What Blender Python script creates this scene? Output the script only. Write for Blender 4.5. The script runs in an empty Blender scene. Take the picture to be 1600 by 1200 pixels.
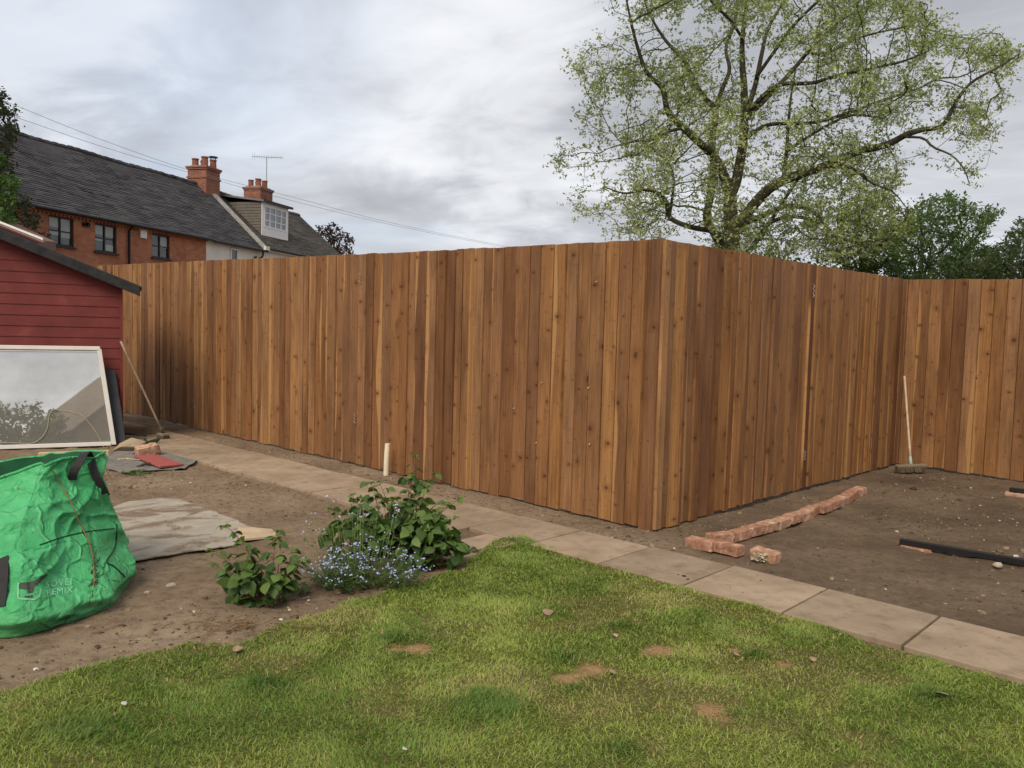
import bpy, math, random
import numpy as np
from mathutils import Vector, Matrix
from mathutils.bvhtree import BVHTree
random.seed(7); RNG = np.random.default_rng(11)
S = bpy.context.scene
COL = S.collection
R = math.radians

# ------------------------------------------------------------------ camera
FPX, PITCH, ROLL, CH = 1259.8, 0.06395, 0.026603, 1.6134
fw = np.array([0, math.cos(PITCH), -math.sin(PITCH)]); r0 = np.array([1., 0, 0]); u0 = np.cross(r0, fw)
RT = math.cos(ROLL)*r0 + math.sin(ROLL)*u0; UP = -math.sin(ROLL)*r0 + math.cos(ROLL)*u0
CP = np.array([0, 0, CH])
cd = bpy.data.cameras.new("Camera"); cam = bpy.data.objects.new("Camera", cd); COL.objects.link(cam)
cd.sensor_width = 36; cd.lens = 36*FPX/1600; cd.clip_end = 3000; cd.clip_start = 0.05
cam.matrix_world = Matrix(((RT[0], UP[0], -fw[0], 0), (RT[1], UP[1], -fw[1], 0), (RT[2], UP[2], -fw[2], CH), (0, 0, 0, 1)))
S.camera = cam

# ------------------------------------------------------------------ light
SUN_EL, SUN_AZ = R(46), R(198)          # azimuth clockwise from +Y
S.view_settings.view_transform = 'Standard'; S.view_settings.look = 'None'
S.view_settings.exposure = 0.97; S.view_settings.gamma = 1.0
sl = bpy.data.lights.new("Sun", 'SUN'); sl.energy = 1.6; sl.angle = R(30); sl.color = (1.0, 0.87, 0.70)
so = bpy.data.objects.new("Sun", sl); COL.objects.link(so)
sd = Vector((math.sin(SUN_AZ)*math.cos(SUN_EL), math.cos(SUN_AZ)*math.cos(SUN_EL), math.sin(SUN_EL)))
so.rotation_euler = sd.to_track_quat('Z', 'Y').to_euler(); so.location = (0, 0, 30)


class G:
    """small node-graph helper"""
    def __init__(s, nt): s.nt = nt; nt.nodes.clear()
    def n(s, t, ins=None, **pr):
        nd = s.nt.nodes.new(t)
        for k, v in pr.items(): setattr(nd, k, v)
        for k, v in (ins or {}).items():
            if v is None: continue
            so_ = nd.inputs[k]
            if isinstance(v, bpy.types.NodeSocket): s.nt.links.new(v, so_)
            elif isinstance(v, bpy.types.Node): s.nt.links.new(v.outputs[0], so_)
            else:
                if hasattr(so_.default_value, '__len__') and len(so_.default_value) == 4 and len(v) == 3: v = (*v, 1)
                so_.default_value = v
        return nd
    def math(s, op, a, b=None, c=None, clamp=False):
        d = {0: a}
        if b is not None: d[1] = b
        if c is not None: d[2] = c
        return s.n('ShaderNodeMath', d, operation=op, use_clamp=clamp).outputs[0]
    def vmul(s, v, sc): return s.n('ShaderNodeVectorMath', {0: v, 1: sc}, operation='MULTIPLY').outputs[0]
    def vadd(s, v, sc): return s.n('ShaderNodeVectorMath', {0: v, 1: sc}, operation='ADD').outputs[0]
    def noise(s, v, sc, det=4, ro=.55, dist=0, col=False):
        nd = s.n('ShaderNodeTexNoise', {'Vector': v, 'Scale': sc, 'Detail': det, 'Roughness': ro, 'Distortion': dist})
        return nd.outputs[1 if col else 0]
    def ramp(s, f, stops, interp='LINEAR'):
        nd = s.n('ShaderNodeValToRGB', {0: f}); cr = nd.color_ramp; cr.interpolation = interp
        while len(cr.elements) < len(stops): cr.elements.new(.5)
        for e, (p, c) in zip(cr.elements, stops):
            e.position = p; e.color = (*c, 1) if hasattr(c, '__len__') else (c, c, c, 1)
        return nd.outputs[0]
    def mix(s, f, a, b, mode='MIX'):
        nd = s.n('ShaderNodeMix', data_type='RGBA', blend_type=mode)
        for i, v in ((0, f), (6, a), (7, b)):
            if isinstance(v, bpy.types.NodeSocket): s.nt.links.new(v, nd.inputs[i])
            elif hasattr(v, '__len__'): nd.inputs[i].default_value = (*v, 1)[:4]
            else: nd.inputs[i].default_value = v
        return nd.outputs[2]
    def attr(s, name, out=0): return s.n('ShaderNodeAttribute', attribute_name=name).outputs[out]
    def obj(s): return s.n('ShaderNodeTexCoord').outputs['Object']
    def sep(s, v): return s.n('ShaderNodeSeparateXYZ', {0: v}).outputs
    def comb(s, x, y, z): return s.n('ShaderNodeCombineXYZ', {0: x, 1: y, 2: z}).outputs[0]
    def bump(s, h, st=.3, dist=.01, nrm=None):
        return s.n('ShaderNodeBump', {'Height': h, 'Strength': st, 'Distance': dist, 'Normal': nrm}).outputs[0]
    def out(s, col, rough=.7, nrm=None, spec=.3, metal=0, sheen=0, trans=None):
        b = s.n('ShaderNodeBsdfPrincipled', {'Base Color': col, 'Roughness': rough, 'Metallic': metal, 'Specular IOR Level': spec})
        if nrm is not None: s.nt.links.new(nrm, b.inputs['Normal'])
        sh = b.outputs[0]
        if trans:
            t = s.n('ShaderNodeBsdfTranslucent', {'Color': trans[1]})
            sh = s.n('ShaderNodeMixShader', {0: trans[0], 1: sh, 2: t.outputs[0]}).outputs[0]
        s.n('ShaderNodeOutputMaterial', {0: sh})


def mat(name, fn):
    m = bpy.data.materials.new(name); m.use_nodes = True; fn(G(m.node_tree)); return m


# ------------------------------------------------------------------ sky: overcast cloud over a Nishita sky
world = bpy.data.worlds.new("World"); S.world = world; world.use_nodes = True
g = G(world.node_tree)
dirv = g.n('ShaderNodeTexCoord').outputs['Generated']
X, Y, Z = g.sep(dirv)
zz = g.math('ADD', g.math('MAXIMUM', Z, 0.0), 0.16)
px = g.math('DIVIDE', X, zz); py = g.math('DIVIDE', Y, zz)
pl = g.comb(px, py, 0.0)
rot = g.n('ShaderNodeVectorRotate', {'Vector': pl, 'Angle': R(40)}, rotation_type='Z_AXIS').outputs[0]
st = g.vmul(rot, (0.85, 1.1, 1.0))
big = g.noise(g.vadd(st, (3.1, 1.7, 0)), .95, 5, .52, .6)
fine = g.noise(g.vadd(st, (7.3, 2.2, 4)), 2.6, 6, .58, .7)
bl = g.noise(g.vadd(st, (1.3, 8.2, 9)), .6, 3, .5, .2)
cl = g.math('ADD', g.math('MULTIPLY', big, .68), g.math('MULTIPLY', fine, .32))
ccol = g.ramp(cl, [(.36, (2.5, 2.56, 2.80)), (.45, (2.95, 3.03, 3.28)), (.52, (3.5, 3.6, 3.85)), (.59, (4.3, 4.42, 4.68)), (.68, (5.3, 5.3, 5.35))])
sky = g.n('ShaderNodeTexSky', sky_type='NISHITA', sun_disc=False, sun_elevation=SUN_EL, sun_rotation=SUN_AZ, air_density=1.0, dust_density=2.0)
skyc = g.mix(.6, sky.outputs[0], (3.7, 4.2, 5.1))
def around(v, r0_, r1_, amt):       # a soft patch of sky about one compass direction, broken up by the cloud noise
    v = Vector(v).normalized(); d = g.n('ShaderNodeVectorMath', {0: dirv, 1: tuple(v)}, operation='DOT_PRODUCT').outputs['Value']
    w = g.math('ADD', d, g.math('MULTIPLY', g.math('SUBTRACT', cl, .5), .10))
    return g.math('MULTIPLY', g.ramp(w, [(math.cos(R(r0_)), 0), (math.cos(R(r1_)), 1)]), amt)
ccol = g.mix(around((-.06, 1, .46), 13, 3, .15), ccol, (5.0, 5.1, 5.35))
ccol = g.mix(around((.03, 1, .245), 8, 2, .4), ccol, (5.2, 5.3, 5.5))
ccol = g.mix(around((-.62, 1, .30), 8, 1, .55), ccol, (5.8, 5.7, 5.5))
gap = g.math('MAXIMUM', g.ramp(bl, [(.60, 0), (.72, .75)]), around((-.50, 1, .42), 17, 5, .42))
col = g.mix(gap, ccol, skyc)
# thinner, brighter cloud low down towards the horizon
hz = g.ramp(Z, [(0.0, .55), (.16, 0.0)])
col = g.mix(hz, col, (4.1, 4.25, 4.55))
bg = g.n('ShaderNodeBackground', {'Color': col, 'Strength': 0.095})
g.n('ShaderNodeOutputWorld', {0: bg.outputs[0]})

# ------------------------------------------------------------------ helpers: points, noise, meshes
def ray(x, y): return fw*FPX + RT*(x-800) + UP*(600-y)
def at(x, y, Yd):
    d = ray(x, y); return CP + d*(Yd/d[1])
def gnd(x, y, z=0.0):
    d = ray(x, y); return CP + d*((z-CH)/d[2])

def _hash(ix, iy, seed):
    h = (ix.astype(np.int64)*374761393 + iy.astype(np.int64)*668265263 + seed*974711) & 0x7fffffff
    h = ((h ^ (h >> 13))*1274126177) & 0x7fffffff
    return ((h ^ (h >> 16)) & 0xffff)/65535.0
def vnoise(x, y, seed=0):
    x = np.asarray(x, float); y = np.asarray(y, float)
    ix = np.floor(x); iy = np.floor(y); fx = x-ix; fy = y-iy
    fx = fx*fx*(3-2*fx); fy = fy*fy*(3-2*fy)
    a = _hash(ix, iy, seed); b = _hash(ix+1, iy, seed); c = _hash(ix, iy+1, seed); d = _hash(ix+1, iy+1, seed)
    return (a*(1-fx)+b*fx)*(1-fy)+(c*(1-fx)+d*fx)*fy
def fbm(x, y, seed=0, oct=4, gain=.5):
    s = 0; a = 1; t = 0; x = np.asarray(x, float); y = np.asarray(y, float)
    for i in range(oct):
        s = s + a*vnoise(x*2**i, y*2**i, seed+i*17); t += a; a *= gain
    return s/t
def inpoly(x, y, poly):
    x = np.asarray(x); y = np.asarray(y); ins = np.zeros(x.shape, bool); n = len(poly)
    for i in range(n):
        x1, y1 = poly[i][:2]; x2, y2 = poly[(i+1) % n][:2]
        c = ((y1 > y) != (y2 > y)) & (x < (x2-x1)*(y-y1)/((y2-y1) or 1e-9)+x1); ins ^= c
    return ins

BASE = {}
def props(o, label=None, cat=None, group=None, kind=None):
    if label: o['label'] = label
    if cat: o['category'] = cat
    if group: o['group'] = group
    if kind: o['kind'] = kind
    return o
def thing(name, label, cat, loc=(0, 0, 0), group=None, rotz=0):
    o = bpy.data.objects.new(name, None); COL.objects.link(o); o.empty_display_size = .1
    o.location = loc; o.rotation_euler[2] = rotz; props(o, label, cat, group)
    BASE[o] = None if rotz else Vector(loc); return o


class MB:
    """collects geometry for one mesh object; attrs are per-vertex"""
    def __init__(s): s.v = []; s.f = []; s.a = {}; s.mi = []
    def add(s, vs, fs, mi=0, **at_):
        o = len(s.v); s.v += [tuple(map(float, q)) for q in vs]; s.f += [tuple(i+o for i in q) for q in fs]; s.mi += [mi]*len(fs)
        for k, val in at_.items():
            l = s.a.setdefault(k, []); w = 3 if k == 'wuv' else (4 if k == 'Col' else 1)
            z = (0.,)*w if w > 1 else 0.
            l += [z]*(o-len(l)); l += list(val) if isinstance(val, (list, np.ndarray)) else [val]*len(vs)
        return s
    def hexa(s, P, mi=0, **at_):
        """8 corners: bottom ring 0-3, top ring 4-7"""
        return s.add(P, [(3, 2, 1, 0), (4, 5, 6, 7), (0, 1, 5, 4), (1, 2, 6, 5), (2, 3, 7, 6), (3, 0, 4, 7)], mi, **at_)
    def box(s, lo, hi, mi=0, **at_):
        (a, b, c), (d, e, f) = lo, hi
        return s.hexa([(a, b, c), (d, b, c), (d, e, c), (a, e, c), (a, b, f), (d, b, f), (d, e, f), (a, e, f)], mi, **at_)
    def obox(s, c, ax, ay, az, mi=0, **at_):
        """oriented box: centre and three half-axis vectors"""
        c, ax, ay, az = map(Vector, (c, ax, ay, az))
        return s.hexa([c-ax-ay-az, c+ax-ay-az, c+ax+ay-az, c-ax+ay-az, c-ax-ay+az, c+ax-ay+az, c+ax+ay+az, c-ax+ay+az], mi, **at_)
    def tube(s, pts, rad, n=8, mi=0, cap=True, **at_):
        pts = [Vector(map(float, q)) for q in pts]; m = len(pts)
        if not hasattr(rad, '__len__'): rad = [rad]*m
        t0 = (pts[1]-pts[0]).normalized(); a = t0.orthogonal().normalized()
        V = []; F = []
        for i, q in enumerate(pts):
            t = (pts[min(i+1, m-1)]-pts[max(i-1, 0)])
            t = t.normalized() if t.length > 1e-9 else t0
            a = (a-t*a.dot(t)); a = a.normalized() if a.length > 1e-6 else t.orthogonal().normalized(); b = t.cross(a)
            for k in range(n):
                th = 2*math.pi*k/n; V.append(q+(a*math.cos(th)+b*math.sin(th))*rad[i])
        for i in range(m-1):
            for k in range(n):
                k2 = (k+1) % n; F.append((i*n+k, i*n+k2, (i+1)*n+k2, (i+1)*n+k))
        if cap: F.append(tuple(range(n-1, -1, -1))); F.append(tuple((m-1)*n+k for k in range(n)))
        return s.add(V, F, mi, **at_)
    def prism(s, poly, z0, z1, mi=0, **at_):
        n = len(poly)
        V = [(q[0], q[1], z0) for q in poly]+[(q[0], q[1], z1) for q in poly]
        F = [tuple(range(n-1, -1, -1)), tuple(range(n, 2*n))]+[(i, (i+1) % n, (i+1) % n+n, i+n) for i in range(n)]
        return s.add(V, F, mi, **at_)
    def build(s, name, m, parent=None, smooth=False, bevel=0, kind=None, seg=2):
        b = BASE.get(parent)
        V = [(x-b.x, y-b.y, z-b.z) for x, y, z in s.v] if b is not None else s.v
        me = bpy.data.meshes.new(name); me.from_pydata(V, [], s.f)
        for mm in (m if isinstance(m, (list, tuple)) else [m]): me.materials.append(mm)
        if any(s.mi): me.polygons.foreach_set('material_index', s.mi)
        for k, l in s.a.items():
            w = 3 if k == 'wuv' else (4 if k == 'Col' else 1)
            l += [(0.,)*w if w > 1 else 0.]*(len(V)-len(l))
            A = me.attributes.new(k, {3: 'FLOAT_VECTOR', 4: 'FLOAT_COLOR', 1: 'FLOAT'}[w], 'POINT')
            A.data.foreach_set({3: 'vector', 4: 'color', 1: 'value'}[w], np.array(l, np.float32).ravel())
        if smooth: me.polygons.foreach_set('use_smooth', [True]*len(me.polygons))
        me.update()
        o = bpy.data.objects.new(name, me); COL.objects.link(o)
        if parent is not None: o.parent = parent; BASE[o] = BASE.get(parent)
        if bevel:
            md = o.modifiers.new('b', 'BEVEL'); md.width = bevel; md.segments = seg; md.limit_method = 'ANGLE'; md.angle_limit = R(35)
        if kind: o['kind'] = kind
        return o


def npmesh(name, V, F, m, parent=None, col=None, smooth=False, kind=None, tone=None):
    """V (n,3), F (k,4) or (k,3) arrays"""
    V = np.asarray(V, np.float32).copy(); b = BASE.get(parent)
    if b is not None: V -= np.array(b, np.float32)
    F = np.asarray(F, np.int32); k, w = F.shape
    me = bpy.data.meshes.new(name); me.vertices.add(len(V)); me.vertices.foreach_set('co', V.ravel())
    me.loops.add(k*w); me.loops.foreach_set('vertex_index', F.ravel()); me.polygons.add(k)
    me.polygons.foreach_set('loop_start', np.arange(0, k*w, w, dtype=np.int32))
    if smooth: me.polygons.foreach_set('use_smooth', np.ones(k, bool))
    if col is not None:
        A = me.attributes.new('Col', 'FLOAT_COLOR', 'POINT'); c = np.ones((len(V), 4), np.float32); c[:, :3] = col
        A.data.foreach_set('color', c.ravel())
    if tone is not None:
        A = me.attributes.new('tone', 'FLOAT', 'POINT'); A.data.foreach_set('value', np.asarray(tone, np.float32))
    me.materials.append(m); me.update(calc_edges=True); me.validate()
    o = bpy.data.objects.new(name, me); COL.objects.link(o)
    if parent is not None: o.parent = parent; BASE[o] = BASE.get(parent)
    if kind: o['kind'] = kind
    return o

# ------------------------------------------------------------------ materials
def plain(name, c, rough=.6, var=.15, sc=6, spec=.3, metal=0, bump=.15, bs=40, bd=.004):
    def f(g):
        o = g.obj(); nz = g.noise(o, sc, 5, .6)
        lo = tuple(x*(1-var) for x in c); hi = tuple(min(1, x*(1+var)) for x in c)
        g.out(g.ramp(nz, [(.3, lo), (.7, hi)]), rough, g.bump(g.noise(o, bs, 4), bump, bd), spec, metal)
    return mat(name, f)

def fence_fn(tint, dark=1.0):
    def f(g):
        w = g.attr('wuv', 1); u, v, rnd = g.sep(w); bu = g.attr('bu', 2); tone = g.attr('tone', 2); sap = g.attr('sap', 2)
        # knots: cells in board space, the grain bends round them
        def knots(fu, fv, cut, k0, k1, off):
            q = g.comb(g.math('ADD', g.math('MULTIPLY', u, fu), off), g.math('MULTIPLY', v, fv), 0.0)
            vo = g.n('ShaderNodeTexVoronoi', {'Vector': q, 'Scale': 1.0, 'Randomness': .95}, voronoi_dimensions='2D')
            dq = g.sep(g.n('ShaderNodeVectorMath', {0: q, 1: vo.outputs['Position']}, operation='SUBTRACT').outputs[0])
            kr = g.sep(vo.outputs['Color'])[0]
            du = g.math('DIVIDE', dq[0], fu); dv = g.math('MULTIPLY', g.math('DIVIDE', dq[1], fv), g.math('ADD', .8, g.math('MULTIPLY', g.sep(vo.outputs['Color'])[1], 1.6)))
            wv = g.math('MULTIPLY', g.math('SUBTRACT', g.noise(g.comb(g.math('MULTIPLY', u, 38.0), g.math('MULTIPLY', v, 45.0), 2.0), 1.0, 4, .65), .5), .040)
            d = g.math('ADD', g.math('SQRT', g.math('ADD', g.math('MULTIPLY', du, du), g.math('MULTIPLY', dv, dv))), wv)
            on = g.math('GREATER_THAN', kr, cut)
            sz = g.math('ADD', k0, g.math('MULTIPLY', g.math('SUBTRACT', kr, cut), k1))
            x = g.math('MULTIPLY', g.math('SUBTRACT', 1.0, g.math('DIVIDE', d, sz), clamp=True), on)
            hl = g.math('MULTIPLY', g.math('SUBTRACT', 1.0, g.math('DIVIDE', d, g.math('MULTIPLY', sz, 3.2)), clamp=True), on)
            return g.ramp(x, [(0, 0), (.35, .65), (.8, 1)]), hl
        k1_, h1_ = knots(8.5, 2.7, .52, .004, .062, 0.0)
        k2_, h2_ = knots(13.0, 4.0, .80, .004, .018, 5.3)
        knm = g.math('MAXIMUM', k1_, g.math('MULTIPLY', k2_, .8)); halo = g.math('MAXIMUM', h1_, g.math('MULTIPLY', h2_, .6))
        uu = g.math('ADD', u, g.math('MULTIPLY', halo, .014))
        wob = g.math('MULTIPLY', g.math('SUBTRACT', g.noise(g.comb(rnd, g.math('MULTIPLY', v, 1.3), 0.0), 1.0, 2), .5), .05)
        uu = g.math('ADD', uu, wob)
        gv = g.comb(g.math('MULTIPLY', uu, 70.0), g.math('MULTIPLY', v, 1.5), rnd)
        gr = g.noise(gv, 1.0, 5, .62, .25)
        gv2 = g.comb(g.math('MULTIPLY', uu, 260.0), g.math('MULTIPLY', v, 5.0), rnd)
        gr2 = g.noise(gv2, 1.0, 3, .6)
        c = g.ramp(g.math('ADD', g.math('MULTIPLY', gr, .7), g.math('MULTIPLY', gr2, .3)),
                   [(.28, tuple(dark*x for x in (.150, .070, .027))), (.5, tuple(dark*x for x in (.255, .128, .050))), (.72, tuple(dark*x for x in (.37, .200, .084)))])
        # stain taken up unevenly
        bl = g.noise(g.comb(g.math('MULTIPLY', u, 4.0), g.math('MULTIPLY', v, .9), rnd), 1.0, 4, .6)
        c = g.mix(1.0, c, g.ramp(bl, [(.28, (.60, .56, .54)), (.52, (1., 1., 1.)), (.74, (1.25, 1.23, 1.18))]), 'MULTIPLY')
        hs = g.n('ShaderNodeHueSaturation', {'Hue': g.math('ADD', .491, g.math('MULTIPLY', tone, .016)), 'Saturation': g.math('ADD', .86, g.math('MULTIPLY', rnd, .014)), 'Value': g.math('ADD', .58, g.math('MULTIPLY', tone, .80)), 'Color': c})
        c = hs.outputs[0]
        # pale sapwood along one edge of some boards
        e = g.math('ADD', bu, g.math('MULTIPLY', g.math('SUBTRACT', g.noise(g.comb(rnd, g.math('MULTIPLY', v, .4), 3.0), 1.0, 2, .5), .5), 2.4))
        sm = g.ramp(e, [(.90, 0), (1.06, .85)])
        sm = g.math('MULTIPLY', sm, sap)
        c = g.mix(sm, c, g.mix(gr, (.38, .225, .095), (.52, .325, .155)))
        c = g.mix(g.math('MULTIPLY', halo, .55), c, (.125, .050, .020))
        wh = g.noise(g.comb(g.math('MULTIPLY', u, 9.0), g.math('MULTIPLY', v, 3.4), g.math('ADD', rnd, 5.0)), 1.0, 5, .68, .6)
        w2 = g.noise(g.comb(g.math('MULTIPLY', u, 13.0), g.math('MULTIPLY', v, 26.0), g.math('ADD', rnd, 2.0)), 1.0, 4, .6, .8)
        c = g.mix(g.math('MULTIPLY', g.ramp(w2, [(.61, 0), (.72, 1)]), .55), c, (.095, .040, .018))
        c = g.mix(g.math('MULTIPLY', g.ramp(wh, [(.60, 0), (.74, 1)]), .55), c, (.070, .031, .015))
        c = g.mix(g.math('MULTIPLY', knm, .8), c, (.060, .027, .013))
        c = g.mix(1.0, c, tint, 'MULTIPLY')
        h = g.math('ADD', g.math('MULTIPLY', gr, .6), g.math('ADD', g.math('MULTIPLY', gr2, .4), g.math('MULTIPLY', knm, -.5)))
        g.out(c, g.ramp(gr, [(.3, .62), (.7, .78)]), g.bump(h, .35, .004), .25)
    return f
M_FENCE = mat('stained_boards', fence_fn((.91, .83, .73)))

def soil_fn(g):
    o = g.obj()
    a = g.noise(o, .9, 5, .6); b = g.noise(o, 14, 6, .7); c = g.noise(o, 90, 4, .7)
    x = g.sep(o)[0]
    base = g.ramp(a, [(.3, (.165, .118, .077)), (.5, (.24, .176, .117)), (.7, (.33, .25, .172))])
    # darker, damper dug ground right of the path
    wet = g.ramp(g.math('ADD', g.math('MULTIPLY', x, .25), g.math('MULTIPLY', g.noise(o, .7, 3), .6)), [(.35, 0), (.9, 1)])
    base = g.mix(wet, base, g.ramp(a, [(.3, (.088, .062, .041)), (.5, (.142, .103, .068)), (.7, (.21, .157, .107))]))
    base = g.mix(g.ramp(b, [(.35, .55), (.52, 0)]), base, (.085, .058, .04))
    base = g.mix(g.ramp(b, [(.6, 0), (.8, .45)]), base, (.36, .28, .205))
    vo = g.n('ShaderNodeTexVoronoi', {'Vector': o, 'Scale': 55.0})
    peb = g.math('MULTIPLY', g.math('LESS_THAN', vo.outputs['Distance'], .2), g.math('GREATER_THAN', g.sep(vo.outputs['Color'])[0], .86))
    base = g.mix(g.math('MULTIPLY', peb, .55), base, (.40, .33, .25))
    h = g.math('ADD', g.math('MULTIPLY', b, .7), g.math('MULTIPLY', c, .3))
    g.out(base, .95, g.bump(h, 1.0, .035), .15)
M_SOIL = mat('bare_soil', soil_fn)

def slab_fn(g):
    o = g.obj(); t = g.attr('tone', 2)
    a = g.noise(o, 2.2, 6, .62); b = g.noise(o, 60, 4, .65); f = g.noise(o, 9, 5, .65)
    c = g.ramp(a, [(.3, (.245, .183, .125)), (.52, (.335, .258, .182)), (.75, (.415, .327, .24))])
    c = g.mix(g.ramp(f, [(.50, 0), (.72, .6)]), c, (.17, .125, .085))
    c = g.mix(g.ramp(b, [(.3, .35), (.45, 0)]), c, (.22, .165, .12))
    vo = g.n('ShaderNodeTexVoronoi', {'Vector': g.vadd(o, (.3, .1, 0)), 'Scale': 7.0})
    sp = g.math('MULTIPLY', g.math('LESS_THAN', vo.outputs['Distance'], .055), g.math('GREATER_THAN', g.sep(vo.outputs['Color'])[1], .45))
    c = g.mix(g.math('MULTIPLY', sp, .7), c, (.09, .065, .045))
    hs = g.n('ShaderNodeHueSaturation', {'Value': g.math('ADD', .80, g.math('MULTIPLY', t, .36)), 'Color': c})
    g.out(hs.outputs[0], .88, g.bump(g.math('ADD', a, g.math('MULTIPLY', b, .5)), .25, .006), .2)
M_SLAB = mat('paving_slab', slab_fn)

def brick_fn(c1, c2, dirt=.5):
    def f(g):
        o = g.obj(); t = g.attr('tone', 2)
        a = g.noise(g.vadd(o, g.comb(g.math('MULTIPLY', t, 9.0), 0.0, 0.0)), 14, 5, .65); b = g.noise(o, 70, 4, .7)
        c = g.mix(t, c1, c2)
        c = g.mix(g.ramp(a, [(.35, .6), (.55, 0)]), c, (.16, .075, .045))
        c = g.mix(g.math('MULTIPLY', g.ramp(a, [(.55, 0), (.72, 1)]), dirt), c, (.58, .44, .33))
        g.out(c, .9, g.bump(g.math('ADD', a, b), .6, .006), .15)
    return f
M_BRICK = mat('reclaimed_brick', brick_fn((.33, .155, .095), (.48, .31, .215), 1.0))
M_MORTAR = plain('lime_mortar', (.42, .37, .26), .95, .25, 20, .1, bump=.6, bd=.01)

def leafmat(name, tr=.3, rough=.5, spec=.35):
    def f(g):
        c = g.attr('Col', 0)
        g.out(c, rough, None, spec, trans=(tr, g.mix(1.0, c, (1.15, 1.25, .6), 'MULTIPLY')))
    return mat(name, f)
M_LEAF = leafmat('leaf', .42); M_GRASS = leafmat('grass_blade', .3, .6, .2); M_PETAL = leafmat('petal', .2, .6, .2)
def bark_fn(c1, c2):
    def f(g):
        o = g.obj(); a = g.noise(g.vmul(o, (6, 6, 1.6)), 1.5, 5, .65); m = g.noise(o, .9, 4, .6)
        c = g.ramp(a, [(.3, c1), (.65, c2)])
        c = g.mix(g.ramp(m, [(.48, 0), (.65, .6)]), c, (.115, .118, .045))
        g.out(c, .9, g.bump(a, .7, .03), .15)
    return f
M_BARK = mat('bark', bark_fn((.026, .023, .017), (.078, .070, .048)))
M_BARKD = mat('dark_bark', bark_fn((.03, .024, .018), (.075, .06, .045)))
def tone_fn(g):
    c = g.attr('Col', 0); o = g.obj()
    g.out(g.mix(1.0, c, g.ramp(g.noise(o, 60, 4), [(.3, (.7, .7, .7)), (.7, (1.2, 1.2, 1.2))]), 'MULTIPLY'), .92, None, .15)
M_CLOD = mat('clod', tone_fn)
M_BLACK = plain('matte_black_metal', (.012, .012, .013), .55, .2, 8, .3)
M_STEM = plain('green_stem', (.15, .19, .07), .6, .3, 10)
M_CANE = plain('brown_cane', (.20, .12, .07), .8, .3, 10)

# ================================================================== GROUND
def axis(lo, hi, step, far, n=16):
    a = np.arange(lo, hi+1e-6, step); q = (far/step)**(1/n)
    e = np.cumsum(step*np.geomspace(1.3, far/step/3, n))
    return np.concatenate([lo-e[::-1], a, hi+e])
gx = axis(-6.6, 7.6, .035, 900); gy = axis(1.2, 14.6, .04, 900)
GX, GY = np.meshgrid(gx, gy, indexing='ij')
SD = np.array([-.725, .689]); ND = np.array([.689, .725])
def sn(s, n): return SD*s+ND*n
LAWN = [gnd(*q)[:2] for q in [(-260, 1150), (0, 1088), (130, 1048), (290, 1010), (370, 1008), (430, 983), (520, 952), (600, 930), (660, 913), (720, 893), (752, 862), (785, 846), (815, 843), (850, 856)]]
LAWN += [sn(3.7, 4.445), sn(3.0, 4.43), sn(2.3, 4.44), sn(1.5, 4.41), sn(.8, 4.36), sn(.0, 4.35), sn(-1.5, 4.37), np.array([3.4, 1.2]), np.array([-2.6, 1.2])]
def soil_h(x, y):
    h = (fbm(x*1.8, y*1.8, 3, 3)-.55)*.05 + (fbm(x*7, y*7, 9, 4, .62)-.5)*.042
    nn = x*ND[0]+y*ND[1]
    k = np.clip((.06-np.maximum(4.24-nn, nn-5.09))/.10, 0, 1); h = h*(1-k)+np.minimum(h*.3, .012)*k      # trodden level beside the slabs
    k = np.clip(1-np.abs(nn-5.6)/.25, 0, 1)*(x < 1.4); h = h*(1-.6*k)
    return np.where(inpoly(x, y, LAWN), np.minimum(h, -.015), h)
near = (GX > -7) & (GX < 8) & (GY > 1) & (GY < 15)
GZ = np.where(near, soil_h(GX, GY), -.01)
nx, ny = len(gx), len(gy)
ii = (np.arange(nx-1)[:, None]*ny+np.arange(ny-1)[None, :]).ravel()
npmesh('ground', np.stack([GX.ravel(), GY.ravel(), GZ.ravel()], 1), np.stack([ii, ii+ny, ii+ny+1, ii+1], 1), M_SOIL, smooth=True, kind='structure')

# path of concrete slabs, in path coordinates: s along the long fence, n towards it
pm = MB()
def slab(s0, s1, n0, n1, z=.03, tilt=0):
    g_ = .008
    c = [sn(s0+g_, n0), sn(s1-g_, n0), sn(s1-g_, n1), sn(s0+g_, n1)]
    top = [z+random.uniform(-.003, .003) for _ in c]
    P = [(q[0], q[1], -.05) for q in c]+[(q[0], q[1], t) for q, t in zip(c, top)]
    P = [P[i] for i in (3, 2, 1, 0, 7, 6, 5, 4)]
    pm.hexa(P, tone=random.random())
for k in range(-4, 5):
    s0 = 1.34+.667*k
    slab(s0, s0+.667, 4.44+.012*math.sin(k*2.1), 5.09+.015*math.sin(k*1.3))
for k in range(5, 19):
    s0 = 1.34+.667*k
    slab(s0, s0+.667, 4.25 if k > 5 else 4.28, 5.07+.012*math.sin(k*1.9), .028)
slab(4.07, 4.44, 3.72, 4.436, .026); slab(4.07, 4.42, 3.55, 3.712, .024)
pm.build('path', M_SLAB, bevel=.006, kind='structure')

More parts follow.
